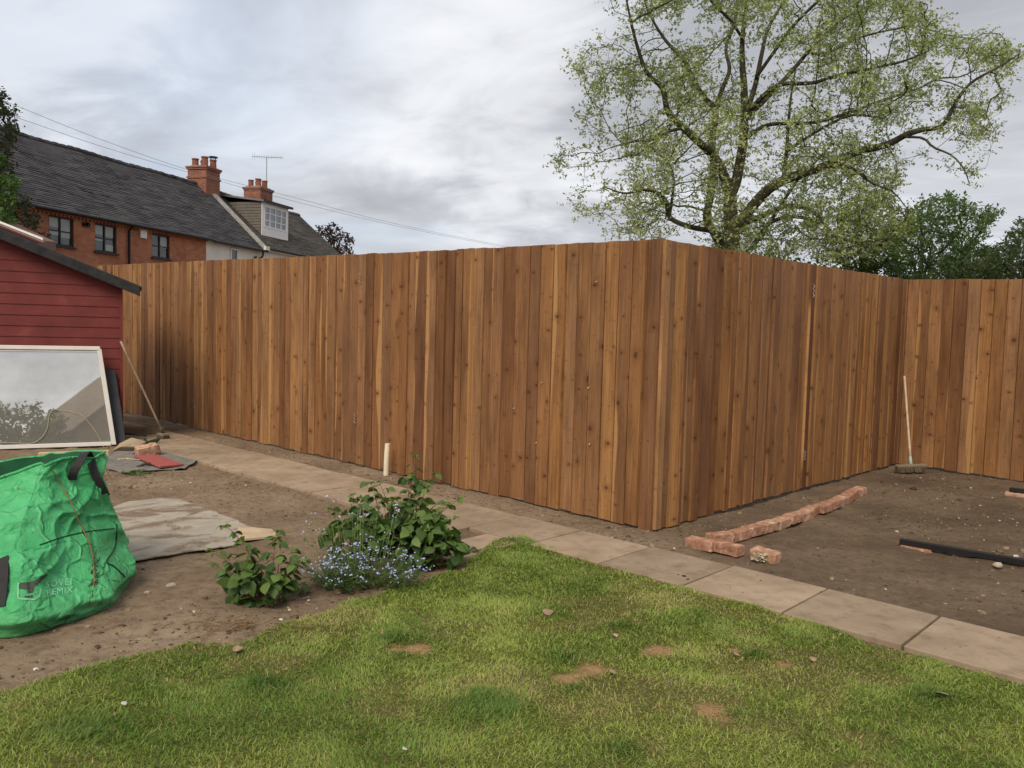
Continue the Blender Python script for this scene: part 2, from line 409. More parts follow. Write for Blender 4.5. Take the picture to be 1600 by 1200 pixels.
# ================================================================== LAWN
def edge_noise(x, y): return (fbm(x*6, y*6, 21, 3)-.5)*.10
lx = np.arange(-3.2, 4.6, .03); ly = np.arange(1.2, 6.6, .03)
LX, LY = np.meshgrid(lx, ly, indexing='ij')
ins = inpoly(LX+edge_noise(LX, LY), LY+edge_noise(LY+9, LX), LAWN)
def lawn_h(x, y): return .016+(fbm(x*1.2, y*1.2, 31, 3)-.5)*.03+(fbm(x*9, y*9, 33, 2)-.5)*.012
LZ = lawn_h(LX, LY)
keep = ins[:-1, :-1] & ins[1:, :-1] & ins[:-1, 1:] & ins[1:, 1:]
m_ = len(ly); base = (np.arange(len(lx)-1)[:, None]*m_+np.arange(m_-1)[None, :])[keep]
F = np.stack([base, base+m_, base+m_+1, base+1], 1); used, inv = np.unique(F, return_inverse=True)
def turf_fn(g):
    o = g.obj(); a = g.noise(o, 3, 5, .6); b = g.noise(o, 60, 4, .7)
    c = g.ramp(a, [(.3, (.085, .10, .03)), (.7, (.19, .175, .065))])
    c = g.mix(g.ramp(b, [(.4, .6), (.6, 0)]), c, (.085, .065, .036)); c = g.mix(g.attr('tone', 2), c, g.ramp(b, [(.3, (.21, .125, .06)), (.7, (.42, .28, .14))]))
    g.out(c, .95, g.bump(b, .8, .02), .1)
BARE = [(*gnd(1107, 1120)[:2], .062, .05), (*gnd(925, 1053)[:2], .06, .045), (*gnd(888, 1066)[:2], .06, .035), (*gnd(1036, 1022)[:2], .075, .045), (*gnd(640, 1020)[:2], .07, .04), (*gnd(1225, 1045)[:2], .035, .022), (*gnd(1150, 1022)[:2], .025, .02)]
def bare_mask(x, y):
    t = fbm(x*16, y*16, 59, 2); m = np.zeros(np.shape(x))
    for bx, by, rx, ry in BARE: m = np.maximum(m, np.clip(1.6-np.sqrt(((x-bx)/(rx*1.1))**2+((y-by)/(ry*1.35))**2)-(t-.5)*1.5-(fbm(x*50, y*50, 63, 2)-.5)*.8, 0, 1))
    return m
npmesh('lawn', np.stack([LX.ravel(), LY.ravel(), LZ.ravel()], 1)[used], inv.reshape(F.shape), mat('turf', turf_fn), smooth=True, kind='structure', tone=bare_mask(LX.ravel()[used], LY.ravel()[used]))

# bare straw patches and lush tufts, by their place on the ground: x, y, radius x, radius y
LUSH = [(*gnd(1180, 1030)[:2], .12), (*gnd(970, 985)[:2], .09), (*gnd(1150, 1125)[:2], .12), (*gnd(905, 1085)[:2], .09), (*gnd(120, 1150)[:2], .22), (*gnd(620, 1005)[:2], .13), (*gnd(420, 1075)[:2], .13), (*gnd(1460, 1095)[:2], .13), (*gnd(980, 1180)[:2], .12), (*gnd(890, 1035)[:2], .12), (*gnd(760, 1110)[:2], .2), (*gnd(800, 850)[:2], .15)]
def grass():
    n = 900000
    y = 1.9+4.45*RNG.random(n)**1.25; x = -2.9+6.6*RNG.random(n)
    ok = (np.abs(x) < .70*y+.35) & inpoly(x+edge_noise(x, y)*1.2, y+edge_noise(y+9, x)*1.2, LAWN)
    x, y = x[ok], y[ok]
    nz = fbm(x*2.2, y*2.2, 41, 4); nz2 = fbm(x*7, y*7, 47, 3); dry = fbm(x*1.7+5, y*2.3, 53, 4); tuft = fbm(x*16, y*16, 59, 2)
    bare = bare_mask(x, y)
    lush = np.zeros(len(x))
    for bx, by, r in LUSH:
        q = np.sqrt((x-bx)**2+((y-by)*1.3)**2)/r+(nz2-.5)*1.0; lush = np.maximum(lush, np.clip(1.25-q, 0, 1))
    dryness = np.clip((dry-.50)*4.2+(nz2-.5)*1.6, 0, 1)*(1-lush)
    k = RNG.random(len(x)) > .5*np.clip((tuft-.55)*3, 0, 1)+.25*dryness
    k &= RNG.random(len(x)) > bare*.5
    x, y, nz, nz2, dryness, lush, bare, tuft = (a[k] for a in (x, y, nz, nz2, dryness, lush, bare, tuft)); n = len(x)
    z = lawn_h(x, y)-.004
    L = (.018+.019*RNG.random(n))*(.75+.5*tuft)*(1+.55*lush)*(1-.25*dryness)*(1-.5*bare)
    wd = .0012+.0011*RNG.random(n)+.0005*(y-2.5).clip(0)
    az = RNG.random(n)*2*np.pi; az = np.where(RNG.random(n) < .55, fbm(x*3, y*3, 61, 2)*9+RNG.normal(0, .7, n), az)
    lean = np.clip(RNG.normal(.85, .33, n)+.75*bare, .05, 1.52); l2 = lean+.3+.3*RNG.random(n)
    dx, dy = np.cos(az), np.sin(az); sa = az+RNG.normal(np.pi/2, .5, n); sx, sy = np.cos(sa), np.sin(sa)
    mx = x+dx*np.sin(lean)*L*.55; my = y+dy*np.sin(lean)*L*.55; mz = z+np.cos(lean)*L*.55
    tx = mx+dx*np.sin(l2)*L*.5; ty = my+dy*np.sin(l2)*L*.5; tz = np.maximum(mz+np.cos(l2)*L*.5, z+.004)
    V = np.stack([np.stack([x-sx*wd, y-sy*wd, z], 1), np.stack([x+sx*wd, y+sy*wd, z], 1),
                  np.stack([mx+sx*wd*.8, my+sy*wd*.8, mz], 1), np.stack([mx-sx*wd*.8, my-sy*wd*.8, mz], 1), np.stack([tx, ty, tz], 1)], 1)
    b = np.arange(n)*5
    F = np.concatenate([np.stack([b, b+1, b+2], 1), np.stack([b, b+2, b+3], 1), np.stack([b+3, b+2, b+4], 1)])
    g1 = np.array([.170, .265, .052]); g2 = np.array([.335, .405, .10]); g3 = np.array([.085, .175, .036]); st = np.array([.46, .36, .18]); st2 = np.array([.34, .185, .085]); yg = np.array([.34, .31, .10])
    t = np.clip((nz-.5)*2.6+.45+RNG.normal(0, .22, n), 0, 1)[:, None]
    c = g1*(1-t)+g2*t
    c = c*(1-.75*lush[:, None])+g3*.75*lush[:, None]
    d = np.clip(dryness*.42+RNG.normal(0, .12, n), 0, 1)[:, None]; c = c*(1-d)+yg*d
    isdry = (RNG.random(n) < .05+.22*dryness)[:, None]; c = np.where(isdry, st*(.6+.5*RNG.random((n, 1))), c)
    isb = (RNG.random(n) < bare*1.3)[:, None]; c = np.where(isb, (st*.55+st2*.55)*(.8+.5*RNG.random((n, 1))), c)
    c = c*(.8+.4*RNG.random((n, 1)))
    npmesh('grass', V.reshape(-1, 3), F, M_GRASS, col=np.repeat(c, 5, 0), kind='stuff')
grass()

# ================================================================== CLODS AND STONES ON THE SOIL
def icos():
    t = (1+5**.5)/2
    v = np.array([(-1, t, 0), (1, t, 0), (-1, -t, 0), (1, -t, 0), (0, -1, t), (0, 1, t), (0, -1, -t), (0, 1, -t), (t, 0, -1), (t, 0, 1), (-t, 0, -1), (-t, 0, 1)], float)
    f = np.array([(0, 11, 5), (0, 5, 1), (0, 1, 7), (0, 7, 10), (0, 10, 11), (1, 5, 9), (5, 11, 4), (11, 10, 2), (10, 7, 6), (7, 1, 8), (3, 9, 4), (3, 4, 2), (3, 2, 6), (3, 6, 8), (3, 8, 9), (4, 9, 5), (2, 4, 11), (6, 2, 10), (8, 6, 7), (9, 8, 1)])
    return v/np.linalg.norm(v[0]), f
ICV, ICF = icos()
def blobs(x, y, z, sz, flat=.6):
    n = len(x); Q = ICV[None]*(1+RNG.normal(0, .22, (n, 12, 1)))
    a = RNG.random(n)*6.283; ca, sa_ = np.cos(a), np.sin(a)
    s3 = sz[:, None]*np.stack([.7+.7*RNG.random(n), .6+.5*RNG.random(n), flat*(.6+.6*RNG.random(n))], 1)
    Q = Q*s3[:, None, :]
    Q = np.stack([Q[..., 0]*ca[:, None]-Q[..., 1]*sa_[:, None], Q[..., 0]*sa_[:, None]+Q[..., 1]*ca[:, None], Q[..., 2]], -1)
    Q += np.stack([x, y, z], 1)[:, None, :]
    return Q.reshape(-1, 3), (ICF[None]+12*np.arange(n)[:, None, None]).reshape(-1, 3)
def clods():
    n = 34000
    x = RNG.uniform(-5.2, 7.2, n); y = 2.2+9.0*RNG.random(n)**1.2
    nn = x*ND[0]+y*ND[1]; ss = x*SD[0]+y*SD[1]
    onpath = (nn > 4.24) & (nn < 5.1) & ~((ss > 4.7) & (nn < 4.27))
    cl = fbm(x*1.6, y*1.6, 71, 3)
    ok = (np.abs(x) < .72*y+.4) & ~inpoly(x, y, LAWN) & (RNG.random(n) < np.clip((cl-.33)*3, .12, 1)) & (~onpath | (RNG.random(n) < .075))
    x, y, onpath, nn = x[ok], y[ok], onpath[ok], nn[ok]; n = len(x)
    sz = .0035+.010*RNG.random(n)**2.5+.022*(RNG.random(n) < .08)*RNG.random(n)**1.5; sz = np.where(onpath, sz*.6, sz)
    z = np.where(onpath, .031, soil_h(x, y)+.001)
    t = RNG.random((n, 1)); right = (x > .7)[:, None]
    c = np.where(t < .66, np.array([.115, .078, .05]), np.where(t < .92, np.array([.27, .20, .135]), np.where(t < .985, np.array([.42, .34, .26]), np.array([.62, .58, .52]))))
    c = np.where(right, c*.8, c)*(.7+.6*RNG.random((n, 1)))
    V, F = blobs(x, y, z, sz)
    npmesh('soil_clods', V, F, M_CLOD, col=np.repeat(c, 12, 0), kind='stuff')
    # straw, twigs and chips of wood lying about
    n = 750; x = RNG.uniform(-5, 7, n); y = 2.6+8*RNG.random(n)
    nn = x*ND[0]+y*ND[1]; ok = (np.abs(x) < .7*y) & ~inpoly(x, y, LAWN) & ~((nn > 4.2) & (nn < 5.12)); x, y = x[ok], y[ok]; n = len(x)
    L = .015+.05*RNG.random(n)**2; a = RNG.random(n)*6.283; w = .0012+.002*RNG.random(n); z = soil_h(x, y)+.006
    dx, dy = np.cos(a)*L/2, np.sin(a)*L/2; ex, ey = -np.sin(a)*w, np.cos(a)*w; zt = z+RNG.uniform(0, .012, n)
    V = np.stack([np.stack([x-dx-ex, y-dy-ey, z], 1), np.stack([x-dx+ex, y-dy+ey, z+.002], 1), np.stack([x+dx+ex, y+dy+ey, zt+.002], 1), np.stack([x+dx-ex, y+dy-ey, zt], 1)], 1).reshape(-1, 3)
    b = np.arange(n)*4
    c = np.where(RNG.random((n, 1)) < .5, np.array([.38, .28, .17]), np.array([.14, .09, .06]))
    npmesh('twig_litter', V, np.stack([b, b+1, b+2, b+3], 1), M_CLOD, col=np.repeat(c, 4, 0), kind='stuff')
clods()

# ================================================================== FENCE: three runs of stained close-set boards
def lerpk(t, ks):
    for (a, va), (b, vb) in zip(ks, ks[1:]):
        if t <= b: return va+(vb-va)*(t-a)/(b-a)
    return ks[-1][1]
def fence_run(name, label, P0, P1, topk, botk, wmean, wsd, seed, lap, saprate=.45, first=None):
    rnd = random.Random(seed)
    P0 = np.array(P0); P1 = np.array(P1); Ln = np.linalg.norm(P1-P0); e = (P1-P0)/Ln
    o = np.array([-e[1], e[0]]);
    if o@(-P0) < 0: o = -o
    mid = (P0+P1)/2
    root = thing(name, label, 'fence', (mid[0], mid[1], 0))
    mb = MB(); s = 0.; i = 0
    flip = (e[0]*(-o[1])+e[1]*o[0]) > 0
    while s < Ln:
        w = max(.06, rnd.gauss(wmean, wsd))
        if lap and rnd.random() < .28: w *= .55
        if i == 0 and first: w = first
        d0 = rnd.uniform(.004, .022); d1 = rnd.uniform(.0, .012)
        if rnd.random() < .45: d0, d1 = d1, d0
        if rnd.random() < .22: d0 += .012; d1 += .012
        if i == 0 and first: d0, d1 = .022, .018
        gap = rnd.choice([.003, .006, .009, .012, .016]) if rnd.random() < .85 else .014
        th = .055; tp0, tp1 = lerpk(s, topk)+rnd.uniform(-.005, .005), 0; tp1 = tp0+rnd.uniform(-.003, .003)
        b0 = lerpk(s, botk)+rnd.uniform(-.012, .012)
        sk = rnd.uniform(-.0012, .0012)
        a, b = s+gap/2, s+w-gap/2
        nv = 6
        V = []; wuv = []; bu = []; uo = rnd.uniform(0, 40); vo = rnd.uniform(0, 40); r3 = rnd.uniform(0, 9)
        side = rnd.random() < .5; bow = rnd.uniform(-.004, .004)
        for k in range(nv):
            t = k/(nv-1); zz0 = b0+(tp0-b0)*t; zz1 = b0+(tp1-b0)*t; q = bow*4*t*(1-t); lean_ = sk*t
            for (ss, dd, uu, bb, zz_) in ((a+lean_, d0+q, 0, 0, zz0), (b+lean_, d1+q, w, 1, zz1), (b+lean_+gap*.5+.003, d1-th+q, w+.02, 1, zz1), (a+lean_-gap*.5-.003, d0-th+q, -.02, 0, zz0)):
                p = P0+e*ss+o*dd; V.append((p[0], p[1], zz_)); wuv.append((uu+uo, zz_+vo, r3)); bu.append(1-bb if side else bb)
        F = []
        for k in range(nv-1):
            for c in range(4):
                f = (k*4+c, k*4+(c+1) % 4, k*4+4+(c+1) % 4, k*4+4+c); F.append(f if not flip else f[::-1])
        top = tuple((nv-1)*4+c for c in range(4)); bot = (3, 2, 1, 0)
        F += [top if not flip else top[::-1], bot if not flip else bot[::-1]]
        # lighter, darker and greyer boards side by side
        tone = min(1, max(0, rnd.gauss(.5, .23)))
        mb.add(V, F, wuv=wuv, bu=bu, tone=tone, sap=1.0 if rnd.random() < saprate else .0)
        s += w; i += 1
    mb.build('board_panel', M_FENCE, root)
    # posts and rails carrying the boards on the far side
    rl = MB()
    for z in (.35, 1.2, 2.05):
        p, q = P0-o*.05+e*.05, P1-o*.05
        rl.obox(((p[0]+q[0])/2, (p[1]+q[1])/2, z), (*(q-p)/2, 0), (*(o*.019), 0), (0, 0, .045))
    rl.build('rail', M_RAIL, root)
    return root, P0, e, o
M_RAIL = plain('sawn_rail', (.20, .11, .055), .8, .25, 5)
C0 = np.array([1.19, 6.585]); L0 = np.array([-8.4, 15.70]); I0 = np.array([5.17, 10.66]); R0 = np.array([9.2, 5.8])
fL, PL, eL, oL = fence_run('board_fence', 'long brown board fence from the red shed along the path to the outer corner', C0, L0,
    [(0, 2.40), (2.5, 2.44), (5, 2.49), (8, 2.56), (11, 2.62), (14, 2.68)], [(0, .015), (2, .02), (6, .02), (14, .03)], .148, .012, 5, False)
fR, PR, eR, oR = fence_run('board_fence', 'brown board fence run behind the brick row, between outer and inner corner', C0+np.array([.012, .0]), I0,
    [(0, 2.395), (2.5, 2.41), (6, 2.44)], [(0, .015), (1.5, .03), (6, .02)], .138, .014, 8, True, .35, first=.085)
fB, PB, eB, oB = fence_run('board_fence', 'brown board fence run at the right edge, behind the leaning broom', I0, R0,
    [(0, 2.44), (1.5, 2.40), (6, 2.36)], [(0, .02), (6, .01)], .146, .008, 13, False, .5)
mb = MB(); cpt = C0-(oL+oR)*.06; mb.box((cpt[0]-.045, cpt[1]-.045, 0), (cpt[0]+.045, cpt[1]+.045, 2.37)); mb.build('corner_post', M_RAIL, fR)
# small bright metal fixings and chips of bare wood on the boards
M_STEEL = plain('bright_steel', (.55, .53, .48), .35, .2, 30, .5, .6)
M_BAREWOOD = plain('bare_wood', (.56, .42, .26), .8, .15, 30)
def on_fence(px_, py_, P0, e, o, off=.03):
    d = ray(px_, py_); n3 = np.array([o[0], o[1], 0]); q = np.array([P0[0]+o[0]*off, P0[1]+o[1]*off, 0])
    return CP+d*(((q-CP)@n3)/(d@n3))
def fixing(px_, py_, run, ln):
    root, P0, e, o = run
    p = on_fence(px_, py_, P0, e, o); mb = MB(); pts = []
    for k in range(7):
        q = p+np.array([e[0], e[1], 0])*(.018*(1 if k % 2 else -1))+np.array([0, 0, -ln*k/6]); pts.append(q)
    mb.tube(pts, .004, 5); mb.build('wire_fixing', M_STEEL, root)
RL, RRr = (fL, PL, eL, oL), (fR, PR, eR, oR)
for a in ((306, 425, RL, .13), (304, 622, RL, .15), (562, 425, RL, .12), (554, 645, RL, .12), (1272, 444, RRr, .14), (1258, 704, RRr, .10)): fixing(*a)
for a in ((846, 598), (919, 606), (838, 692), (921, 694), (803, 638), (932, 440)):
    p = on_fence(*a, PL, eL, oL, .024); mb = MB(); h = random.uniform(.005, .010)
    mb.obox(p, np.array([eL[0], eL[1], 0])*.006, np.array([oL[0], oL[1], 0])*.004, (.003, 0, h)); mb.build('bare_wood_chip', M_BAREWOOD, fL, bevel=.003)

# ================================================================== RED SHED
SHA = math.radians(26); shx = np.array([-math.cos(SHA), -math.sin(SHA)]); shy = np.array([-math.sin(SHA), math.cos(SHA)])  # towards the left / towards the back
SH0 = np.array([-5.21, 10.70]); SW, SDp = 3.2, 2.0
SHW = 2.11; SHR = SHW+.5*SW*.40
def sh(a, b, z): q = SH0+shx*a+shy*b; return (q[0], q[1], z)
def red_fn(g):
    o = g.obj(); a = g.noise(o, 3, 5, .6); b = g.noise(g.vmul(o, (1, 1, 14)), 4, 4, .6)
    c = g.ramp(a, [(.3, (.120, .022, .020)), (.6, (.165, .032, .028)), (.8, (.21, .050, .043))])
    c = g.mix(g.ramp(b, [(.62, 0), (.8, .35)]), c, (.33, .13, .11))
    g.out(c, .62, g.bump(b, .3, .004), .3)
M_RED = mat('red_paint', red_fn)
M_FELT = plain('roofing_felt', (.035, .036, .038), .9, .35, 12, .15, bump=.5)
shed = thing('garden_shed', 'red painted weatherboard shed with a black felt roof at the left edge', 'shed', sh(0, 0, 0))
mb = MB(); z = .04; bh = .136
while z < SHR:
    z1 = min(z+bh, SHR)
    def ext(zz): return 0 if zz <= SHW else (zz-SHW)/(SHR-SHW)*SW/2
    a0, a1 = max(ext(z), 0), max(ext(z1-.001), 0)
    f0, f1 = -.013, -.004            # the lower edge of each board stands proud
    if a1 < SW/2-.02:
        P = [sh(a0, f0, z), sh(SW-a0, f0, z), sh(SW-a0, .02, z), sh(a0, .02, z), sh(a1, f1, z1), sh(SW-a1, f1, z1), sh(SW-a1, .02, z1), sh(a1, .02, z1)]
        mb.hexa([P[i] for i in (1, 0, 3, 2, 5, 4, 7, 6)])
    z = z1
z = .04
while z < SHW:
    z1 = min(z+bh, SHW)
    mb.hexa([sh(0-.018, 0, z), sh(.02, 0, z), sh(.02, SDp, z), sh(0-.018, SDp, z), sh(-.003, 0, z1), sh(.02, 0, z1), sh(.02, SDp, z1), sh(-.003, SDp, z1)])
    mb.hexa([sh(SW-.02, 0, z), sh(SW+.018, 0, z), sh(SW+.018, SDp, z), sh(SW-.02, SDp, z), sh(SW-.02, 0, z1), sh(SW+.003, 0, z1), sh(SW+.003, SDp, z1), sh(SW-.02, SDp, z1)]); z = z1
mb.hexa([sh(0, SDp-.02, .04), sh(SW, SDp-.02, .04), sh(SW, SDp, .04), sh(0, SDp, .04), sh(0, SDp-.02, SHW), sh(SW, SDp-.02, SHW), sh(SW, SDp, SHW), sh(0, SDp, SHW)])
mb.build('weatherboard_wall', M_RED, shed)
mb = MB(); mb.obox(sh(-.012, -.012, SHW/2), (*(shx*.02), 0), (*(shy*.02), 0), (0, 0, SHW/2-.01)); mb.build('corner_post', M_RED, shed)
rf = MB(); ov = .26
for sgn in (0, 1):
    def sx(a): return a if sgn == 0 else SW-a
    ze = SHW-ov*.40+.03; zr = SHR+.03; th = .05
    P = [sh(sx(-ov), -.16, ze), sh(sx(SW/2), -.16, zr), sh(sx(SW/2), SDp+.1, zr), sh(sx(-ov), SDp+.1, ze)]
    Q = [(x, y, q+th) for x, y, q in P]
    rf.hexa((P+Q) if sgn else [(P+Q)[i] for i in (1, 0, 3, 2, 5, 4, 7, 6)])
rf.build('felt_roof', M_FELT, shed, bevel=.012)
bg_ = MB()
for sgn in (0, 1):
    def sx(a): return a if sgn == 0 else SW-a
    ze = SHW-ov*.40; zr = SHR
    P = [sh(sx(-ov+.02), -.175, ze-.05), sh(sx(SW/2), -.175, zr-.05), sh(sx(SW/2), -.150, zr-.05), sh(sx(-ov+.02), -.150, ze-.05)]
    Q = [(x, y, q+.125) for x, y, q in P]
    bg_.hexa((P+Q) if sgn else [(P+Q)[i] for i in (1, 0, 3, 2, 5, 4, 7, 6)])
bg_.build('bargeboard', M_FELT, shed, bevel=.006)

# ---------------- white framed mirror panel leaning on the shed
M_WHITE = plain('white_upvc', (.68, .66, .63), .45, .08, 4)
def mirror_fn(g):
    o = g.obj(); a = g.noise(o, 2.5, 5, .65); b = g.noise(g.vmul(o, (3, 3, .6)), 3, 4)
    g.out(g.ramp(a, [(.3, (.66, .65, .60)), (.7, (.80, .79, .75))]), g.ramp(b, [(.4, .008), (.8, .03)]), None, .5, .80)
M_MIRROR = mat('mirror_glass', mirror_fn)
shn = -shy
def mp(a, z, off=0):      # point on the leaning panel: a metres left of its right bottom corner, height z, off proud of it
    k = .30-.165*z/1.3; q = SH0+shx*(a+.03+.0)+shn*(k+off); return (q[0], q[1], z+off*.12)
pan = thing('mirror_panel', 'large white framed mirror panel leaning on the front of the red shed', 'mirror', mp(1, 0))
HM = 1.285; SLANT = .19; WM = 2.1
def bar(mb, a0, z0, a1, z1, w, d0, d1, horiz):
    if horiz: P = [mp(a0, z0, d1), mp(a1, z1, d1), mp(a1, z1, d0), mp(a0, z0, d0), mp(a0, z0+w, d1), mp(a1, z1+w, d1), mp(a1, z1+w, d0), mp(a0, z0+w, d0)]
    else: P = [mp(a0, z0, d1), mp(a0+w, z0, d1), mp(a0+w, z0, d0), mp(a0, z0, d0), mp(a1, z1, d1), mp(a1+w, z1, d1), mp(a1+w, z1, d0), mp(a1, z1, d0)]
    mb.hexa([P[i] for i in (1, 0, 3, 2, 5, 4, 7, 6)])
mb = MB(); bar(mb, .02, .02, SLANT, HM-.03, .055, 0, .045, False); mb.build('side_stile', M_WHITE, pan, bevel=.005)
mb = MB(); bar(mb, SLANT+.015, HM-.05, WM, HM-.05, .05, .0, .05, True); bar(mb, SLANT+.03, HM-.075, WM, HM-.075, .022, .0, .035, True); mb.build('top_rail', M_WHITE, pan, bevel=.005)
mb = MB(); bar(mb, .08, .01, WM, .01, .05, 0, .04, True); mb.build('bottom_rail', M_WHITE, pan, bevel=.005)
mb = MB(); bar(mb, WM-.06, .02, WM-.06, HM, .055, 0, .045, False); mb.build('side_stile', M_WHITE, pan, bevel=.005)
mb = MB(); P = [mp(.072, .055, .018), mp(WM-.05, .055, .018), mp(WM-.05, HM-.07, .018), mp(SLANT+.052, HM-.07, .018)]
P2 = [mp(.072, .055, .004), mp(WM-.05, .055, .004), mp(WM-.05, HM-.07, .004), mp(SLANT+.052, HM-.07, .004)]
mb.hexa([P[i] for i in (1, 0, 3, 2)]+[P2[i] for i in (1, 0, 3, 2)] if False else [P[1], P[0], P2[0], P2[1], P[2], P[3], P2[3], P2[2]]); mb.build('mirror_glass', M_MIRROR, pan)
# loose cord hanging over the glass
M_CORD = plain('beige_cord', (.45, .38, .27), .8, .15, 30)
def on_panel(px_, py_, off=.03):
    d = ray(px_, py_); a, b, c = (np.array(mp(*q)) for q in ((0, 0, off), (1, 0, off), (0, 1, off))); n3 = np.cross(b-a, c-a); return CP+d*(((a-CP)@n3)/(d@n3))
cpx = [(164, 704), (158, 690), (148, 672), (136, 657), (127, 648), (118, 645), (104, 642), (92, 641), (82, 640), (77, 650), (74, 668), (68, 680), (58, 689), (45, 693), (25, 692), (0, 692)]
cp_ = [Vector(on_panel(*q)) for q in cpx]
from mathutils.geometry import interpolate_bezier
def smoothline(pts, n=6):
    pts = [Vector(map(float, p)) for p in pts]; o = []
    for i in range(len(pts)-1):
        p0, p1, p2, p3 = pts[max(i-1, 0)], pts[i], pts[i+1], pts[min(i+2, len(pts)-1)]
        for k in range(n):
            t = k/n; o.append(.5*((2*p1)+(p2-p0)*t+(2*p0-5*p1+4*p2-p3)*t*t+(3*p1-p0-3*p2+p3)*t**3))
    o.append(pts[-1]); return o
mb = MB(); mb.tube(smoothline(cp_), .0035, 6); o = mb.build('loose_cord', M_CORD, smooth=True); props(o, 'thin beige cord looping across the leaning mirror', 'cord')
# dark sheet behind the panel
M_SLATE = plain('slate_grey_sheet', (.05, .055, .062), .7, .25, 4)
def dk(a, z, k): q = SH0+shx*a+shn*k; return (q[0], q[1], z)
mb = MB(); P = [dk(-.07, .0, .25), dk(.30, 0, .25), dk(.30, 0, .22), dk(-.07, 0, .22), dk(.06, .97, .052), dk(.34, 1.02, .052), dk(.34, 1.02, .022), dk(.06, .97, .022)]
mb.hexa([P[i] for i in (1, 0, 3, 2, 5, 4, 7, 6)])
o = mb.build('leaning_sheet', M_SLATE, bevel=.006); props(o, 'dark slate grey sheet leaning on the red shed behind the white framed mirror', 'sheet')

# ================================================================== BROOMS
M_BROOMWOOD = plain('broom_handle_wood', (.46, .35, .24), .7, .2, 15)
M_BRISTLE = plain('worn_bristle', (.115, .085, .058), .95, .35, 60, .1, bump=.8, bs=160)
M_HEADWOOD = plain('broom_head_wood', (.21, .165, .115), .85, .25, 20)
M_SOCKET = plain('pale_green_socket', (.30, .42, .36), .6, .15, 20)
def broom(label, c, ax, top, hw, socket, handle, hd=.032):
    c = Vector(c); ax = Vector(ax).normalized(); t = thing('push_broom', label, 'broom', c-Vector((0, 0, .09)), 'push brooms left against the fencing')
    ay = ax.cross(Vector((0, 0, 1))).normalized()
    mb = MB(); mb.obox(c, ax*hw, ay*hd, (0, 0, .017)); mb.build('head', M_HEADWOOD, t, bevel=.008)
    mb = MB(); n = int(hw*2/.011)
    for k in range(n):
        for r in range(4):
            p = c+ax*(-hw+.006+k*2*(hw-.006)/(n-1))+ay*(-hd*.8+r*hd*.53); q = p+Vector((random.gauss(0, .006), random.gauss(0, .006), 0))+ay*((r-1.5)*.006)
            mb.tube([p-Vector((0, 0, .012)), Vector((q.x, q.y, c.z-.075+random.uniform(-.008, .006)))], [.0055, .0065], 5)
    mb.build('bristles', M_BRISTLE, t)
    top = Vector(top); b = c+Vector((0, 0, .012)); d = (top-b).normalized()
    mb = MB(); mb.tube([b, b+d*.06, b+d*.11], [.022, .019, .016], 10); mb.build('socket', socket, t, smooth=True)
    mb = MB(); mb.tube([b+d*.09+(top-b-d*.09)*(k/8) for k in range(9)], .0145, 10); mb.build('handle', handle, t, smooth=True)
    mb = MB(); mb.tube([top-d*.035, top+d*.012], .0135, 10); mb.build('end_cap', M_SOCKET if socket == M_SOCKET else M_BRISTLE, t, smooth=True)
broom('wide push broom with a pale green socket leaning in the inner fence corner', (4.985, 9.95, .09), (.9, .28, 0), (5.11, 10.50, 1.17), .215, M_SOCKET, M_BROOMWOOD)
M_OLDWOOD = plain('old_grey_wood', (.33, .25, .17), .8, .25, 15)
broom('narrow old broom with a dark socket leaning on the red shed corner', (-4.78, 11.02, .085), (.75, -.55, 0), (-5.185, 10.66, 1.36), .085, M_BRISTLE, M_OLDWOOD, .05)

# ================================================================== WHITE PIPE
M_PIPE = plain('cream_plastic', (.70, .63, .47), .55, .1, 10)
pp = gnd(603, 743); mb = MB(); mb.tube([(pp[0], pp[1], -.03), (pp[0]+.004, pp[1]+.004, .2), (pp[0]+.012, pp[1]+.01, .355)], .029, 20, cap=False)
mb.tube([(pp[0]+.012, pp[1]+.01, .355), (pp[0]+.004, pp[1]+.004, .2), (pp[0], pp[1], -.03)], .024, 20, cap=False)
n_ = 20; o = mb.build('pipe_stub', M_PIPE, smooth=True); props(o, 'short cream plastic pipe standing upright in the soil against the long fence', 'pipe')

